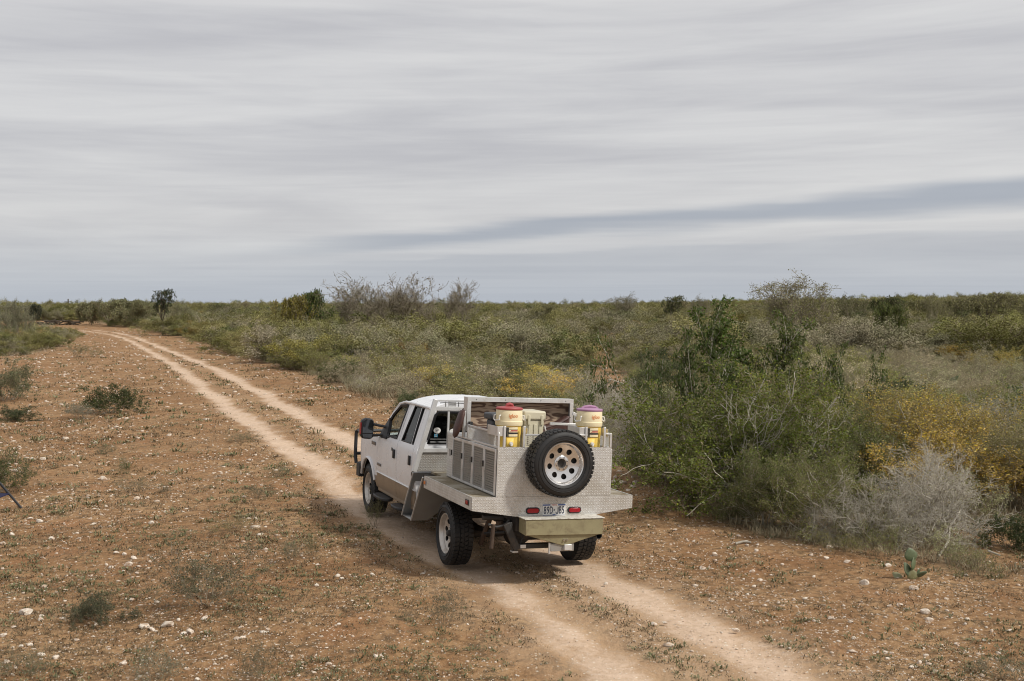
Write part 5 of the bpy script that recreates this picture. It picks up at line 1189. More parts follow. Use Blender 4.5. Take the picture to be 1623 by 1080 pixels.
tr(1415, 70, gz_at(1415, 70, 486), 1.9, 'bright green round bush tree on the right skyline', l1, 'round_tree', (.11, .13, .04), rz=3.)
tr(1355, 110, gz_at(1355, 110, 473), 4.2, 'broad grey green tree in the dip of the right skyline', l2, 'airy_tree', (.15, .15, .07), rz=.5)
tr(1395, 120, gz_at(1395, 120, 475), 4.2, 'olive round tree beside the dip of the right skyline', l1, 'round_tree', (.10, .11, .045), rz=.2)
for i, (px, d, ty, w_) in enumerate(((1455, 150, 477, 5), (1490, 140, 474, 5.5), (1530, 120, 470, 4), (1562, 110, 466, 3.4), (1592, 112, 467, 3.6), (1618, 115, 470, 3.5), (1505, 130, 476, 4))):
    tr(px, d, gz_at(px, d, ty), w_, ('olive brush tree on the low rise at the far right of the skyline'), (l1, l2, l3)[i % 3] if i not in (2, 3, 4) else l3, 'brush_tree', (.21, .20, .09), rz=i * 1.1)['group'] = 'trees on the right skyline'
for i, (px, d, ty, w_) in enumerate(((14, 95, 480, 2.2), (32, 92, 481, 2.0))):
    tr(px, d, gz_at(px, d, ty), w_, ('pale leaved tree at the left edge of the skyline', 'small pale tree with a dark base near the left edge of the skyline')[i], l2, 'airy_tree', (.24, .24, .15), rz=i * 2.)
tr(55, 230, gz_at(55, 230, 484), 3.4, 'tiny dark round tree on the far left skyline', l1, 'round_tree', (.05, .06, .04))
for i, (px, d, ty, w_) in enumerate(((145, 190, 481, 6), (172, 185, 478, 6), (205, 180, 477, 7), (232, 175, 479, 5), (290, 130, 483, 4))):
    tr(px, d, gz_at(px, d, ty), w_, 'grey green brush tree behind the bend of the track', (l1, l2, l1)[i % 3], 'brush_tree', (.20, .20, .10), rz=i * 1.7)['group'] = 'trees behind the bend'
rs5 = random.Random(77)
for i in range(52):
    px = rs5.uniform(340, 1650); d = rs5.uniform(110, 260)
    if 120 < px < 330 and d < 150: d += 110
    ty = rs5.uniform(479, 487) - (7 * float(sst(px, 1320, 1480)))
    tr(px, d, gz_at(px, d, ty), rs5.uniform(3., 5.5), 'low rounded tree standing out of the far brush just under the skyline', rs5.choice((l1, l2, l2, l3)), 'brush_tree', rs5.choice(((.22, .21, .10), (.15, .16, .06), (.26, .23, .12), (.13, .14, .055))), rz=rs5.uniform(0, 6))['group'] = 'scattered trees along the skyline'
# utility pole
x, y = at(108.5, 260); mb = MB(); z0 = ghf(x, y); zt = CH + (HOR - 480) / F * 260
mb.tube([(x, y, z0 - .5), (x, y, zt + .9)], [.22, .15], 8); pole = mb.build('utility_pole', M['dark_bark']); tag(pole, 'thin dark utility pole on the far left skyline', 'pole')
mb = MB(); mb.beam((x - .9, y, zt + .2), (x + .9, y, zt + .2), .14); mb.build('crossarm', M['dark_bark'], pole)
# ------------------------------------------------------------------ big shrubs beside the truck
def big(seed, twig, lsize, asp, rmin=.004, **k):
    S, Lv = grow(seed, **k); top = np.percentile(np.r_[S[:, 5], Lv[:, 2]], 98.5); rad = np.percentile(np.hypot(S[:, 3], S[:, 4]), 93)
    return (seg_mesh('big_stems', S, M['brown_twig' if twig != 'pale_twig' else twig], rmin, limb=M['pale_twig'], limb_r=.010), leaf_mesh('big_foliage', Lv, M['leaf'], lsize, asp, seed), top, rad)
b1 = big(301, 'grey_twig', .052, .6, stems=12, H=2.4, L0=2.2, spread=1.05, kids=(9, 6, 4), r0=.026, leaves=10, lfrac=.45, leafr=.042, wig=.17, up=.05, step=.14)
b2 = big(302, 'grey_twig', .046, .45, stems=12, H=2.2, L0=2.0, spread=1.15, kids=(9, 6, 4), r0=.022, leaves=9, lfrac=.45, leafr=.05, wig=.18, up=.04, step=.14)
b3 = big(303, 'pale_twig', .03, .5, stems=13, H=1.6, L0=1.5, spread=1.2, kids=(9, 7, 5), r0=.016, leaves=.25, leafr=.04, wig=.26, up=.03, step=.11)
b4 = big(304, 'brown_twig', .044, .5, stems=12, H=2.0, L0=1.8, spread=.9, kids=(8, 6, 4), r0=.018, leaves=9, lfrac=.5, leafr=.055, wig=.16, up=.08, step=.14)
# open spiny tips above the mass
b5 = big(305, 'grey_twig', .055, .7, stems=9, H=2.8, L0=2.8, spread=.62, kids=(7, 4, 0), levels=2, ratio=(.26, .4, .4), r0=.024, leaves=10, leafr=.04, leaflev=1, wig=.13, up=.03, step=.12)
b6 = big(306, 'grey_twig', .055, .7, stems=4, H=2.8, L0=2.8, spread=.30, kids=(9, 4, 0), levels=2, ratio=(.18, .4, .4), r0=.026, leaves=12, leafr=.04, leaflev=1, wig=.08, up=.04, step=.12)
def P(kind_mesh, px, py, h, w, label, name, col, rz=None, cat='shrub'):
    x, y, z = gp(px, py); return plant(None, x, y, h, w, label, None, cat, name, col, meshes=kind_mesh, rz=rz)
P(b1, 1165, 800, 2.15, 3.5, 'big dark green spreading thorn shrub just right of the truck bed', 'thorn_shrub', (0.133, 0.161, 0.035), 0.)
P(b5, 1095, 760, 3.15, 3.0, 'dark spiny shrub with leafy spikes above the big thorn shrub', 'spiny_shrub', (0.084, 0.112, 0.035), 1.)
P(b6, 1152, 735, 3.3, 1.3, 'tallest dark spiny shrub, its narrow leafy top against the sky', 'spiny_shrub', (0.091, 0.133, 0.031), 1.)
P(b6, 1222, 740, 3.1, 1.0, 'thin spiny shrub with one long leafy spike near the skyline', 'spiny_shrub', (0.105, 0.133, 0.039), 3.)
P(b2, 1250, 775, 2.05, 3.0, 'broad bright olive shrub with fine leaves in the middle of the near thicket', 'fine_leaved_shrub', (0.238, 0.252, 0.056), 2.)
P(b5, 1305, 738, 2.85, 2.6, 'second dark spiny shrub, rising behind the broad olive one', 'spiny_shrub', (0.091, 0.119, 0.039), 3.)
P(b1, 1060, 762, 1.45, 2.0, 'low dark shrub touching the gravel close to the truck bed corner', 'thorn_shrub', (0.133, 0.154, 0.056), 2.4)
P(b2, 1290, 845, 1.15, 2.0, 'low olive shrub with dead branches reaching down to the red dirt', 'fine_leaved_shrub', (0.182, 0.196, 0.063), 5.)
P(b2, 1215, 835, 1.1, 1.7, 'low dark olive shrub at the foot of the big thorn shrub', 'fine_leaved_shrub', (0.126, 0.147, 0.049), 1.2)
P(b1, 1330, 790, 1.5, 2.2, 'dull green shrub between the olive thicket and the pale dead bush', 'thorn_shrub', (0.140, 0.161, 0.056), 4.)
P(b4, 1490, 775, 1.75, 2.9, 'large golden yellow feathery shrub near the right edge', 'yellow_shrub', (.37, .29, .075), 1.)
P(b4, 1420, 750, 1.6, 1.8, 'yellow green feathery shrub left of the golden one', 'yellow_shrub', (.26, .24, .085), 3.)
P(b4, 1600, 800, 1.35, 1.7, 'ochre green shrub cut by the right edge of the view', 'yellow_shrub', (.22, .20, .08), 5.)
P(b3, 1470, 850, 1.25, 2.2, 'pale grey leafless tangle of thorny branches in front of the golden shrub', 'dead_shrub', (0.420, 0.392, 0.224), 0.)
P(b3, 1385, 862, .95, 1.6, 'grey dead twiggy shrub left of the pale leafless tangle', 'dead_shrub', (0.364, 0.364, 0.210), 2.)
P(b3, 1580, 720, 1.3, 1.7, 'pale grey bare shrub at the right edge above the golden one', 'dead_shrub', (0.364, 0.364, 0.210), 4.)
P(b3, 1020, 735, 1.4, 2.1, 'grey brown leafless shrub between the right cooler and the dark thorn shrub', 'dead_shrub', (0.280, 0.252, 0.168), 5.)
P(b3, 960, 690, 1.35, 2.0, 'grey leafless shrub directly behind the right cooler', 'dead_shrub', (0.308, 0.280, 0.182), 1.)
b7 = big(307, 'pale_twig', .03, .5, rmin=.005, stems=8, H=2.1, L0=2.2, spread=1.0, kids=(4, 3, 2), r0=.026, leaves=.1, leafr=.04, wig=.2, up=.04, step=.14)
P(b7, 1190, 808, 2.0, 2.8, 'bare pale branches standing up through the big thorn shrub', 'bare_thorn_shrub', (0.280, 0.280, 0.140), .6)
P(b7, 1290, 800, 1.9, 2.4, 'bare whitish branches at the right side of the big thorn shrub', 'bare_thorn_shrub', (0.280, 0.280, 0.140), 2.6)
w1 = KIND['weedy_shrub']
def weed(px, py, h, w, label, col, v=0, kind='weedy_shrub', name=None):
    x, y, z = gp(px, py); return plant(kind, x, y, h, w, label, None, 'shrub', name or 'low_shrub', col, var=v)
weed(1400, 885, .50, .75, 'yellow green low tussock left of the prickly pear', (.19, .21, .07))
weed(1330, 875, .28, .6, 'flat yellow green tuft at the foot of the dead branches', (.20, .20, .05), 1)
weed(1555, 912, .42, .8, 'low olive shrub with a fan of dead stems at the right edge of the dirt', (.17, .18, .06), 2)
weed(1600, 870, .45, .8, 'dark leafy clump under the right edge of the brush', (.06, .08, .03), 0, 'dark_shrub')
weed(175, 655, .85, 2.0, 'dark green spreading shrub in the open dirt left of the track', (.060, .078, .028), 1, 'dark_shrub')
weed(128, 664, .55, 1.1, 'grey twiggy shrub leaning against the dark green one on the left', (.2, .2, .14), 1, 'grey_shrub')
weed(35, 668, .42, 1.2, 'low dark shrub near the left edge below the thicket', (.065, .08, .035), 2, 'dark_shrub')
weed(10, 636, 1.3, 1.9, 'olive grey shrub cut by the left edge of the view', (.14, .15, .08), 0, 'olive_shrub')
weed(5, 780, .75, .85, 'dark olive shrub behind the folding chair leg at the left edge', (.09, .11, .04), 1, 'olive_shrub')
weed(330, 958, .68, 1.05, 'sparse grey green shrub with thin arching stems in the left foreground', (.12, .12, .07), 2, 'grey_shrub')
weed(150, 985, .30, .62, 'small dark twiggy shrub in the lower left corner', (.10, .105, .06), 1, 'dark_shrub')
weed(706, 992, .50, .40, 'thin upright grey weed in the dirt in front of the truck wheel', (.14, .135, .09), 2)
weed(462, 893, .34, .34, 'small pale weed left of the rear wheel, one of a pair', (.2, .2, .12), 0)
weed(495, 885, .34, .22, 'small upright green weed beside the pale one', (.11, .13, .05), 1)
weed(366, 842, .28, .75, 'yellowish dry grass tussock in the middle of the left dirt', (.22, .19, .07), 2)
weed(408, 790, .24, .62, 'low dark flat shrub above the dry tussock', (.09, .10, .06), 0)
weed(197, 757, .42, .30, 'small upright dark green weed in the left dirt', (.10, .12, .04), 1)
weed(165, 720, .28, .55, 'small green weed below the dark spreading shrub', (.12, .13, .06), 2)
weed(594, 833, .42, .34, 'thin bright green weed in front of the front wheel', (.16, .17, .07), 0)
weed(445, 755, .22, .6, 'flat green weed beside the left wheel rut', (.12, .13, .06), 1)
weed(382, 700, .26, .9, 'dark low weed patch on the left shoulder of the track', (.10, .11, .05), 2)
weed(215, 780, .26, .7, 'dry brown weed tuft with dead stems left of centre', (.19, .17, .10), 0)
weed(262, 782, .16, .35, 'tiny dark weed right of the dry brown tuft', (.08, .08, .05), 1)
weed(40, 1070, .30, .5, 'grey green weed cut by the bottom edge on the left', (.15, .16, .09), 2)
weed(245, 1080, .30, .6, 'silvery green weed cut by the bottom edge', (.2, .21, .14), 0)
weed(405, 1078, .34, .4, 'dark stemmed weed at the bottom edge left of centre', (.12, .12, .07), 1)
weed(123, 533, .5, 1.6, 'small bright green bush on the far bare ground left of the track', (.08, .13, .03), 1, 'olive_shrub')
weed(1610, 1082, .30, .7, 'grey twiggy weed in the lower right corner', (.16, .16, .10), 2)
weed(132, 566, .8, 2.4, 'yellowish shrub at the right end of the left thicket', (.2, .18, .08), 0, 'grey_shrub')
# dead wood heap on the far bare ground
x, y, z = gp(95, 515); mb = MB(); r5 = random.Random(4)
for i in range(26):
    a = r5.uniform(-.5, .5); L = r5.uniform(1.5, 4.5); cx = x + r5.uniform(-3.4, 3.4); cz = z + r5.uniform(.1, .9) * (1 - abs(cx - x) / 5)
    mb.tube([(cx - L / 2, y + r5.uniform(-1, 1), max(z, cz - a)), (cx, y, cz + .15), (cx + L / 2, y + r5.uniform(-1, 1), max(z, cz + a * .6))], [.07, .14, .06], 5)
dw = mb.build('dead_wood_heap', M['dark_bark']); tag(dw, 'dark heap of dead wood on the far bare ground at the left', 'dead wood')

# white dead branches on the ground
def dead_branch(pts, r, label, side=()):
    mb = MB(); W_ = [gp(px, py) for px, py, h in pts]; c = W_[0]
    P3 = [(w[0], w[1], w[2] + h) for w, (_, _, h) in zip(W_, pts)]
    mb.tube(P3, [r * (1 - .6 * i / len(P3)) for i in range(len(P3))], 6)
    for (i, dx, dy, dz) in side: p = P3[i]; mb.tube([p, (p[0] + dx * .5, p[1] + dy * .5, p[2] + dz * .6), (p[0] + dx, p[1] + dy, p[2] + dz)], [r * .7, r * .5, r * .3], 5)
    o = mb.build('dead_branch', M['pale_twig'], None, org=c); o.location = c; return tag(o, label, 'branch')
dead_branch([(1488, 884, .02), (1503, 870, .10), (1506, 858, .22), (1516, 850, .28), (1523, 842, .34)], .016, 'white crooked dead branch standing over the dirt under the pale tangle', [(1, -.16, .02, .12), (2, .12, .0, .16), (3, .1, .05, -.05)])
dead_branch([(1497, 845, .32), (1528, 848, .30), (1548, 852, .22), (1562, 858, .12)], .012, 'white dead stick lying across the right end of the tangle', [(1, .02, 0, -.2), (2, .08, 0, .1)])
dead_branch([(1566, 877, .03), (1585, 884, .03)], .016, 'short white dead stick on the dirt near the right edge')
dead_branch([(1166, 864, .02), (1178, 862, .03), (1190, 862, .02)], .020, 'short pale dead stick on the dirt at the edge of the thicket', [(1, .08, .04, .01)])
dead_branch([(1208, 812, .05), (1222, 790, .45), (1222, 770, .62), (1215, 755, .80)], .013, 'pale dead branch curving up in front of the big thorn shrub', [(1, .22, 0, .35), (2, -.2, 0, .1)])
dead_branch([(1120, 780, .55), (1150, 790, .50), (1165, 800, .35)], .014, 'pale bare branch showing through the big thorn shrub', [(1, .1, -.1, .2)])

# prickly pears
m, t, b, o = newmat('cactus_skin'); tcn = t.nodes.new('ShaderNodeTexCoord'); vo = t.nodes.new('ShaderNodeTexVoronoi'); vo.inputs['Scale'].default_value = 26; t.links.new(tcn.outputs['Object'], vo.inputs['Vector'])
oi = t.nodes.new('ShaderNodeObjectInfo'); n_ = NOISE(t, tcn.outputs['Object'], 9, 4, .6)
c = MIX(t, SS(t, n_, .3, .7), MIX(t, .0, oi.outputs['Color'], (0, 0, 0)), MIX(t, .35, oi.outputs['Color'], (.35, .38, .25)))
c = MIX(t, MA(t, 'LESS_THAN', vo.outputs['Distance'], .10), c, (.42, .38, .25)); t.links.new(c, b.inputs['Base Color']); setp(b, rough=.5); M['cactus'] = m
def pad(parent, base, d, w_, L, yaw, col):
    base = Vector(base); d = Vector(d).normalized(); s_ = Vector((math.cos(yaw), math.sin(yaw), 0)); s_ = (s_ - d * s_.dot(d)).normalized(); n_ = d.cross(s_); vs = []; nn, mm = 14, 8
    for i in range(mm + 1):
        u_ = i / mm
        for j in range(nn):
            t_ = 2 * math.pi * j / nn; prof = math.sin(math.pi * min(1, max(0, u_)) ** .8) ** .75 if 0 < u_ < 1 else .02
            p = base + d * (L * u_) + s_ * (w_ * prof * math.cos(t_) * (1 + .08 * math.sin(3 * t_ + L * 40))) + n_ * (.015 * (prof ** .5) * math.sin(t_) * (w_ / .09)); vs.append(p)
    mb = MB(); mb.add(vs, [(i * nn + j, i * nn + (j + 1) % nn, (i + 1) * nn + (j + 1) % nn, (i + 1) * nn + j) for i in range(mm) for j in range(nn)] + [tuple(range(nn))[::-1], tuple(mm * nn + j for j in range(nn))])
    o = mb.build('pad', M['cactus'], parent, org=(0, 0, 0), ang=70); o.color = (*col, 1); return base + d * L
def cactus(px, py, label, pads, sc_=1., dist=None):
    x, y, z = gp(px, py); e = bpy.data.objects.new('prickly_pear', None); link(e); e.location = (x, y, z - .02); e.scale = (sc_,) * 3; tag(e, label, 'cactus')
    for a in pads: pad(e, *a)
G1 = (.075, .115, .05); G2 = (.05, .085, .038); G3 = (.17, .155, .06)
cactus(1446, 918, 'prickly pear with four flat green pads at the edge of the dirt', [((0, 0, 0), (.02, 0, 1), .075, .15, .1, G3), ((0.0, 0, .13), (.12, .02, 1), .07, .20, .8, G1), ((-.01, 0, .25), (-.22, 0, 1), .085, .19, .0, G1), ((-.03, .0, .06), (-.42, 0, 1), .058, .20, .4, G2), ((.05, .02, .05), (.9, 0, .35), .06, .17, .3, G2), ((.08, .1, .0), (.5, .3, .8), .07, .16, .9, G2), ((-.10, .08, .0), (-.8, .3, .5), .06, .15, .2, G3)], .92)
rp = random.Random(8)
def rpads(n):
    out = []; tips = [((rp.uniform(-.2, .2), rp.uniform(-.1, .1), 0), 0)]
    for i in range(n):
        b0, _ = rp.choice(tips); d = (rp.uniform(-.8, .8), rp.uniform(-.3, .3), 1); L = rp.uniform(.16, .24); out.append((b0, d, rp.uniform(.07, .1), L, rp.uniform(-.5, .5), rp.choice((G1, G2))))
        v_ = Vector(d).normalized() * L * .92; tips.append(((b0[0] + v_.x, b0[1] + v_.y, b0[2] + v_.z), 0))
        if i % 3 == 0: tips.append(((rp.uniform(-.3, .3), rp.uniform(-.1, .1), 0), 0))
    return out
cactus(1482, 640, 'prickly pear with pale round pads in the right brush opening', rpads(8), 1.8)
cactus(1508, 625, 'prickly pear right of the pale padded one in the brush', rpads(7), 1.7)
cactus(1540, 668, 'small prickly pear between grey shrubs near the right edge', rpads(6), 1.4)
cactus(1358, 690, 'prickly pear half hidden in the thicket above the yellow shrub', rpads(8), 1.6)
cactus(1046, 748, 'dark prickly pear under the thorn shrub close to the truck bed', rpads(6), 1.0)
cactus(1440, 664, 'prickly pear low in the brush left of the golden shrub', rpads(7), 1.5)

# ------------------------------------------------------------------ folding chair cut by the left edge
x, y, z = gp(34, 806); cO = (x, y, z); ch = bpy.data.objects.new('folding_chair', None); link(ch); ch.location = cO
tag(ch, 'black framed folding chair with dark blue fabric, cut by the left edge', 'chair')
mb = MB(); mb.tube([(0, 0, 0), (-.40, .04, .45), (-.78, .08, .88)], .020, 8); mb.build('leg', M['black_plastic'], ch)
mb = MB(); mb.tube([(-.95, .0, 0), (-.60, .06, .75)], .012, 8); mb.build('leg', M['black_plastic'], ch)
mb = MB(); mb.tube([(-.50, -.50, 0), (-1.0, -.50, .78)], .012, 8); mb.build('leg', M['black_plastic'], ch)
mb = MB(); mb.tube([(-1.3, -.50, 0), (-.9, -.50, .78)], .012, 8); mb.build('leg', M['black_plastic'], ch)
mb = MB(); mb.tube([(-.19, .02, .225), (-.30, .02, .215)], .010, 6); mb.build('seat_strut', M['black_plastic'], ch)
def seatf(a, b_): return (-.205 - .50 * a, .04 - .50 * b_, .25 + .1 * a - .10 * math.sin(math.pi * a) * (.4 + .6 * math.sin(math.pi * b_)) + .0 * a)
mb = MB(); mb.add(*grid(10, 8, seatf)); sf = mb.build('seat', M['navy_fabric'], ch); sf.modifiers.new('t', 'SOLIDIFY').thickness = .02
mb = MB(); mb.add(*grid(6, 6, lambda a, b_: (-.80 - .12 * b_, .02 - .5 * a, .40 + .42 * b_))); sf = mb.build('back', M['navy_fabric'], ch); sf.modifiers.new('t', 'SOLIDIFY').thickness = .015

# ------------------------------------------------------------------ stones
m, t, b, o = newmat('pale_stone'); ge = t.nodes.new('ShaderNodeNewGeometry'); n_ = NOISE(t, ge.outputs['Position'], 22, 5, .65); n2_ = NOISE(t, ge.outputs['Position'], 90, 3, .6)
c = MIX(t, ge.outputs['Random Per Island'], (.62, .52, .42), (.78, .71, .61)); c = MIX(t, SS(t, n_, .42, .68), c, (.46, .30, .19)); c = MIX(t, MA(t, 'MULTIPLY', n2_, .35), c, (.35, .27, .2))
t.links.new(c, b.inputs['Base Color']); setp(b, rough=.85, spec=.25); bump(t, b, n2_, .006); M['stone'] = m
def rock_verts(seed, sub=2):
    bm = bmesh.new(); bmesh.ops.create_icosphere(bm, subdivisions=sub, radius=1.); r_ = random.Random(seed)
    pl = [(Vector((r_.gauss(0, 1), r_.gauss(0, 1), r_.gauss(0, 1))).normalized(), r_.uniform(.55, .9)) for _ in range(9)]
    for v_ in bm.verts:
        for n_, d_ in pl:
            k = v_.co.dot(n_)
            if k > d_: v_.co -= n_ * (k - d_)
        v_.co *= 1 + r_.gauss(0, .03)
        v_.co.y *= .75; v_.co.z *= .55
    me = bpy.data.meshes.new('stone'); bm.to_mesh(me); bm.free(); me.materials.append(M['stone']); return me
RK = [rock_verts(i, 2) for i in range(8)]
ROCKS = '''40,973,22;65,978,9;64,983,9;203,897,13;197,880,9;184,877,9;212,886,10;217,909,7;229,995,15;241,999,12;265,992,22;302,1003,14;292,1005,9;324,981,11;326,1010,8;375,1013,9;384,1012,10;87,1044,12;195,1053,13;65,1039,12;5,1009,12;33,1025,7;47,1023,9;296,1061,8;312,1078,9;209,952,8;122,1016,8;177,1015,6;169,896,7;
52,729,8;68,729,9;184,678,7;29,744,6;25,748,9;163,761,14;217,791,9;233,790,8;63,828,11;48,823,8;82,855,10;18,848,9;147,832,8;387,789,9;5,863,9;240,830,10;262,812,6;503,896,6;535,914,9;542,918,8;591,912,9;595,1041,9;604,1040,6;425,999,8;413,983,6;498,1067,7;474,1072,6;462,1041,7;680,978,7;502,929,7;537,990,7;571,981,6;741,990,5;
1113,902,14;1134,881,12;1192,907,9;1205,921,9;1195,931,8;1217,954,7;1166,1000,12;1036,990,12;1054,988,8;1099,859,6;1070,841,7;1027,833,6;1007,838,6;1196,945,6;960,926,7;1199,874,9;1448,934,13;1426,960,11;1410,962,9;1418,972,7;1467,972,16;1473,984,13;1316,981,11;1338,979,7;1348,987,8;1276,950,9;1437,998,8;1517,1022,9;1560,1016,6;1314,869,12;1310,886,11;1342,892,13;1407,898,10;1457,1052,9;1444,1059,9;1482,1065,9;1414,1037,8;1403,1035,8;1407,1045,8;1353,1013,9;1468,1040,8;1525,981,6;1369,926,16;
982,748,8;1003,757,6;973,765,12;987,767,15;1007,767,13;1004,773,10;996,778,9;976,774,12;1081,789,9;1092,790,12;1112,792,9;1240,895,6;1160,917,6;1290,985,6;1225,1015,5;1330,1055,6;1546,1000,6;1580,1045,6;1380,1000,6;1110,1015,5;930,720,9;940,726,7;925,600,8;935,606,9;942,612,8;918,596,7;905,590,7;950,604,7;1440,570,7;1452,574,8;1431,577,6;975,757,6;890,1010,5;1015,1010,6;1600,1000,7;1500,950,7;1260,905,7;1290,915,6;1365,955,6;1390,940,6;1215,985,6'''
BIGL = {(40, 973): 'largest cracked white stone in the lower left corner', (265, 992): 'long flat white stone left of the bottom centre', (203, 897): 'pointed white stone in the left dirt', (1467, 972): 'wide flat white stone in the lower right dirt', (1113, 902): 'blocky white stone behind the truck on the right', (1448, 934): 'smooth oval white stone below the prickly pear', (163, 761): 'thin curved white stone lying in the left dirt', (987, 767): 'biggest stone of the heap by the truck bed corner'}
rr = random.Random(3)
for ent in ROCKS.replace('\n', '').split(';'):
    if not ent.strip(): continue
    px, py, w_ = map(float, ent.split(','))
    x, y, z = gp(px, py); r_ = w_ / F * math.hypot(x, y) / 2 * 1.12
    o = bpy.data.objects.new('stone', RK[rr.randrange(8)]); link(o); o.location = (x, y, z + r_ * .18); o.scale = (r_, r_ * rr.uniform(.8, 1.3), r_ * rr.uniform(.8, 1.25)); o.rotation_euler = (rr.gauss(0, .25), rr.gauss(0, .25), rr.choice((0, 3.14)) + rr.gauss(0, .35))
    zn = 'in the heap beside the truck bed corner' if 965 < px < 1015 and py < 790 else 'in the brush clearing behind the truck' if py < 740 and px > 800 else 'under the near thicket right of the truck' if px > 1060 and py < 800 else 'on the dirt left of the track' if px < 700 and py < 870 else 'on the dirt in the left foreground' if px < 760 else 'on the dirt in the right foreground'
    tag(o, BIGL.get((int(px), int(py)), 'pale limestone stone lying ' + zn), 'stone', 'pale stones ' + zn)
# gravel and pebbles: far too many to count, real low stones in one mesh
rn = np.random.default_rng(5)
def pic_points(n, y0=497, y1=1180, x0=-250, x1=1880, powr=1.):
    px = rn.uniform(x0, x1, n); py = y0 + (y1 - y0) * rn.random(n) ** powr
    X_ = (px - 811.5) / F; U = (540 - py) / F; dz_ = -math.sin(PITCH) + U * math.cos(PITCH); dy_ = math.cos(PITCH) + U * math.sin(PITCH)
    s_ = -CH / dz_; return X_ * s_, dy_ * s_, py
def ico():
    ph = (1 + 5 ** .5) / 2; v_ = np.array([(-1, ph, 0), (1, ph, 0), (-1, -ph, 0), (1, -ph, 0), (0, -1, ph), (0, 1, ph), (0, -1, -ph), (0, 1, -ph), (ph, 0, -1), (ph, 0, 1), (-ph, 0, -1), (-ph, 0, 1)], float); v_ /= np.linalg.norm(v_[0])
    f_ = np.array([(0,11,5),(0,5,1),(0,1,7),(0,7,10),(0,10,11),(1,5,9),(5,11,4),(11,10,2),(10,7,6),(7,1,8),(3,9,4),(3,4,2),(3,2,6),(3,6,8),(3,8,9),(4,9,5),(2,4,11),(6,2,10),(8,6,7),(9,8,1)]); return v_, f_
iv, if_ = ico()
def track_d(x, y): return np.minimum(dist_poly(x, y, LTW), dist_poly(x, y, RTW))
xg_, yg_, pyg = pic_points(60000, 520, 1180, powr=1.25)
tdg = track_d(xg_, yg_); br_ = in_brush(xg_, yg_)
clus = np.sin(xg_ * 1.1 + 2 * np.sin(yg_ * .7)) * np.cos(yg_ * .9 + np.sin(xg_ * 1.7)) + rn.normal(0, .5, len(xg_))
keep = (clus > -.1) & ~((tdg < .4) & (rn.random(len(xg_)) < .55)) & (~br_ | (rn.random(len(xg_)) < .35))
xg_, yg_, tdg = xg_[keep], yg_[keep], tdg[keep]
dist = np.hypot(xg_, yg_); pxs = np.exp(rn.normal(math.log(1.05), .48, len(xg_))) * np.where(tdg < .45, .7, 1.)
rad = np.clip(pxs / F * dist, .006, .085)
rad = np.where((dist > 22) & (rn.random(len(rad)) < .3), rad * 1.3, rad)
n = len(xg_); V = iv[None] * (1 + rn.normal(0, .16, (n, 12, 1))); sc3 = np.stack([rad * rn.uniform(.9, 1.5, n), rad * rn.uniform(.7, 1.1, n), rad * rn.uniform(.35, .75, n)], 1)
an = rn.uniform(0, 6.28, n); V = V * sc3[:, None]; Xr = V[..., 0] * np.cos(an)[:, None] - V[..., 1] * np.sin(an)[:, None]; Yr = V[..., 0] * np.sin(an)[:, None] + V[..., 1] * np.cos(an)[:, None]
V = np.stack([Xr + xg_[:, None], Yr + yg_[:, None], V[..., 2] + gh(xg_, yg_)[:, None] + sc3[:, 2:3] * .25 - .03 * (tdg < .4)[:, None]], -1).reshape(-1, 3)
gm = mesh_np('gravel', V, [(if_[None] + np.arange(n)[:, None, None] * 12).reshape(-1, 3)], M['stone'])
tag(link(bpy.data.objects.new('gravel', gm)), 'pale limestone gravel strewn over the red dirt', 'gravel', kind='stuff')
# low weeds, dry grass tufts and litter
def tufts(name, n, colmats, blades, hgt, wid, lean, test, label, cat, bw=.17, powr=1., y0=515, pxh=(2, 6), clampw=(.03, .14)):
    x_, y_, py_ = pic_points(n, y0, 1180, powr=powr); td_ = track_d(x_, y_); k_ = test(x_, y_, td_); x_, y_ = x_[k_], y_[k_]; n = len(x_)
    dist = np.hypot(x_, y_); s_ = np.clip(rn.uniform(*pxh, n) / F * dist, *clampw)
    B = blades; c_ = np.stack([x_, y_, gh(x_, y_)], 1)[:, None]; an = rn.uniform(0, 6.28, (n, B)); ln = rn.uniform(.15, lean, (n, B)); L = s_[:, None] * rn.uniform(.5, 1.3, (n, B)) * hgt
    d_ = np.stack([np.cos(an) * np.sin(ln), np.sin(an) * np.sin(ln), np.cos(ln)], -1); b0 = c_ + np.stack([np.cos(an), np.sin(an), 0 * an], -1) * (s_[:, None, None] * rn.random((n, B, 1)) * wid)
    e_ = np.stack([-np.sin(an), np.cos(an), 0 * an], -1) * (s_[:, None, None] * bw + .0012)
    tip = b0 + d_ * L[..., None]; mid = b0 + d_ * (L * .55)[..., None]
    V = np.stack([b0 - e_ * .4, mid + e_, tip, mid - e_], 2).reshape(-1, 3); me = mesh_np(name, V, [np.arange(len(V)).reshape(-1, 4)], colmats)
    return tag(link(bpy.data.objects.new(name, me)), label, cat, kind='stuff')
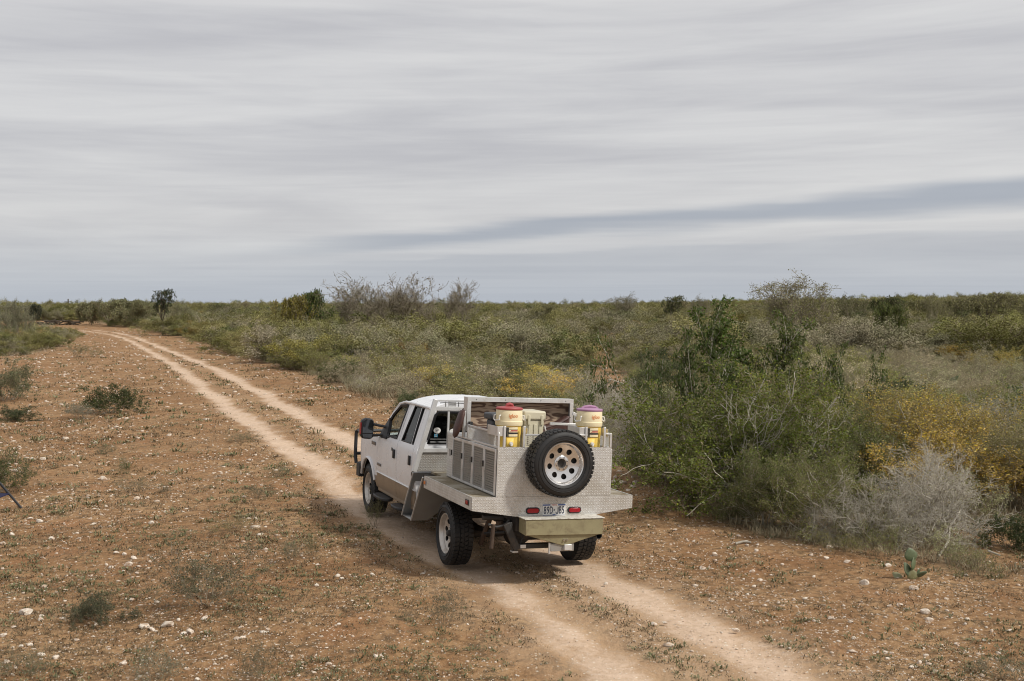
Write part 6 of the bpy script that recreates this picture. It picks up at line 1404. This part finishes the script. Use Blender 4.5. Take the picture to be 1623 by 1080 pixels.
def islmat(name, cs):
    m, t, b, o = newmat(name); ge = t.nodes.new('ShaderNodeNewGeometry'); r = ge.outputs['Random Per Island']; c = MIX(t, SS(t, r, 0., .5), cs[0], cs[1]); c = MIX(t, SS(t, r, .5, 1.), c, cs[2])
    t.links.new(c, b.inputs['Base Color']); setp(b, rough=.8, spec=.2); return m
M['weed'] = islmat('weed', ((.095, .10, .042), (.15, .15, .075), (.26, .24, .14)))
M['dry_grass'] = islmat('dry_grass', ((.07, .05, .03), (.16, .115, .065), (.30, .23, .135)))
def cl(x, y, a, b_): return np.sin(x * a + 2.2 * np.sin(y * b_ * .8 + 1)) * np.cos(y * b_ + 1.7 * np.sin(x * a * .7)) + rn.normal(0, .45, len(x))
inb = lambda x, y: in_brush(x, y)
tufts('ground_weeds', 15000, M['weed'], 16, .95, 2.2, 1.5, lambda x, y, td: (td > .42) & ~inb(x, y) & (cl(x, y, 1.3, 1.1) > .42) & ((x < 1.5) | (rn.random(len(x)) < .5)), 'small grey green weeds dotted over the bare dirt', 'weeds', pxh=(2.5, 7))
tufts('dry_grass', 48000, M['dry_grass'], 9, 1.0, 2.8, 1.53, lambda x, y, td: (td > .40) & (cl(x, y, .8, 1.6) > -.25) & ~((x > 1.5) & (rn.random(len(x)) < .45)), 'short brown dry grass and plant litter on the dirt', 'dry grass', pxh=(1.5, 4.5), clampw=(.015, .12))
# plants carpeting the ground inside the brush
M['straw'] = islmat('straw', ((.20, .175, .11), (.28, .24, .155), (.36, .31, .205)))
tufts('brush_undergrowth', 34000, M['straw'], 16, 1.5, 3.0, 1.35, lambda x, y, td: inb(x, y), 'dry undergrowth between the shrubs', 'undergrowth', bw=.06, powr=1.6, y0=515, pxh=(4, 12), clampw=(.05, .26))
tufts('verge_weeds', 11000, M['weed'], 14, .9, 2.0, 1.45, lambda x, y, td: (((td > .42) & (td < .8)) | ((td > .42) & (dist_poly(x, y, (LTW[:len(RTW)] + RTW[:len(LTW)]) / 2) < .45))) & ((y > 14) | (rn.random(len(x)) < .35)) & ~inb(x, y) & (cl(x, y, 1.7, .9) > .15), 'green weeds on the crown and shoulders of the track', 'weeds', pxh=(2, 5.5), powr=1.8)
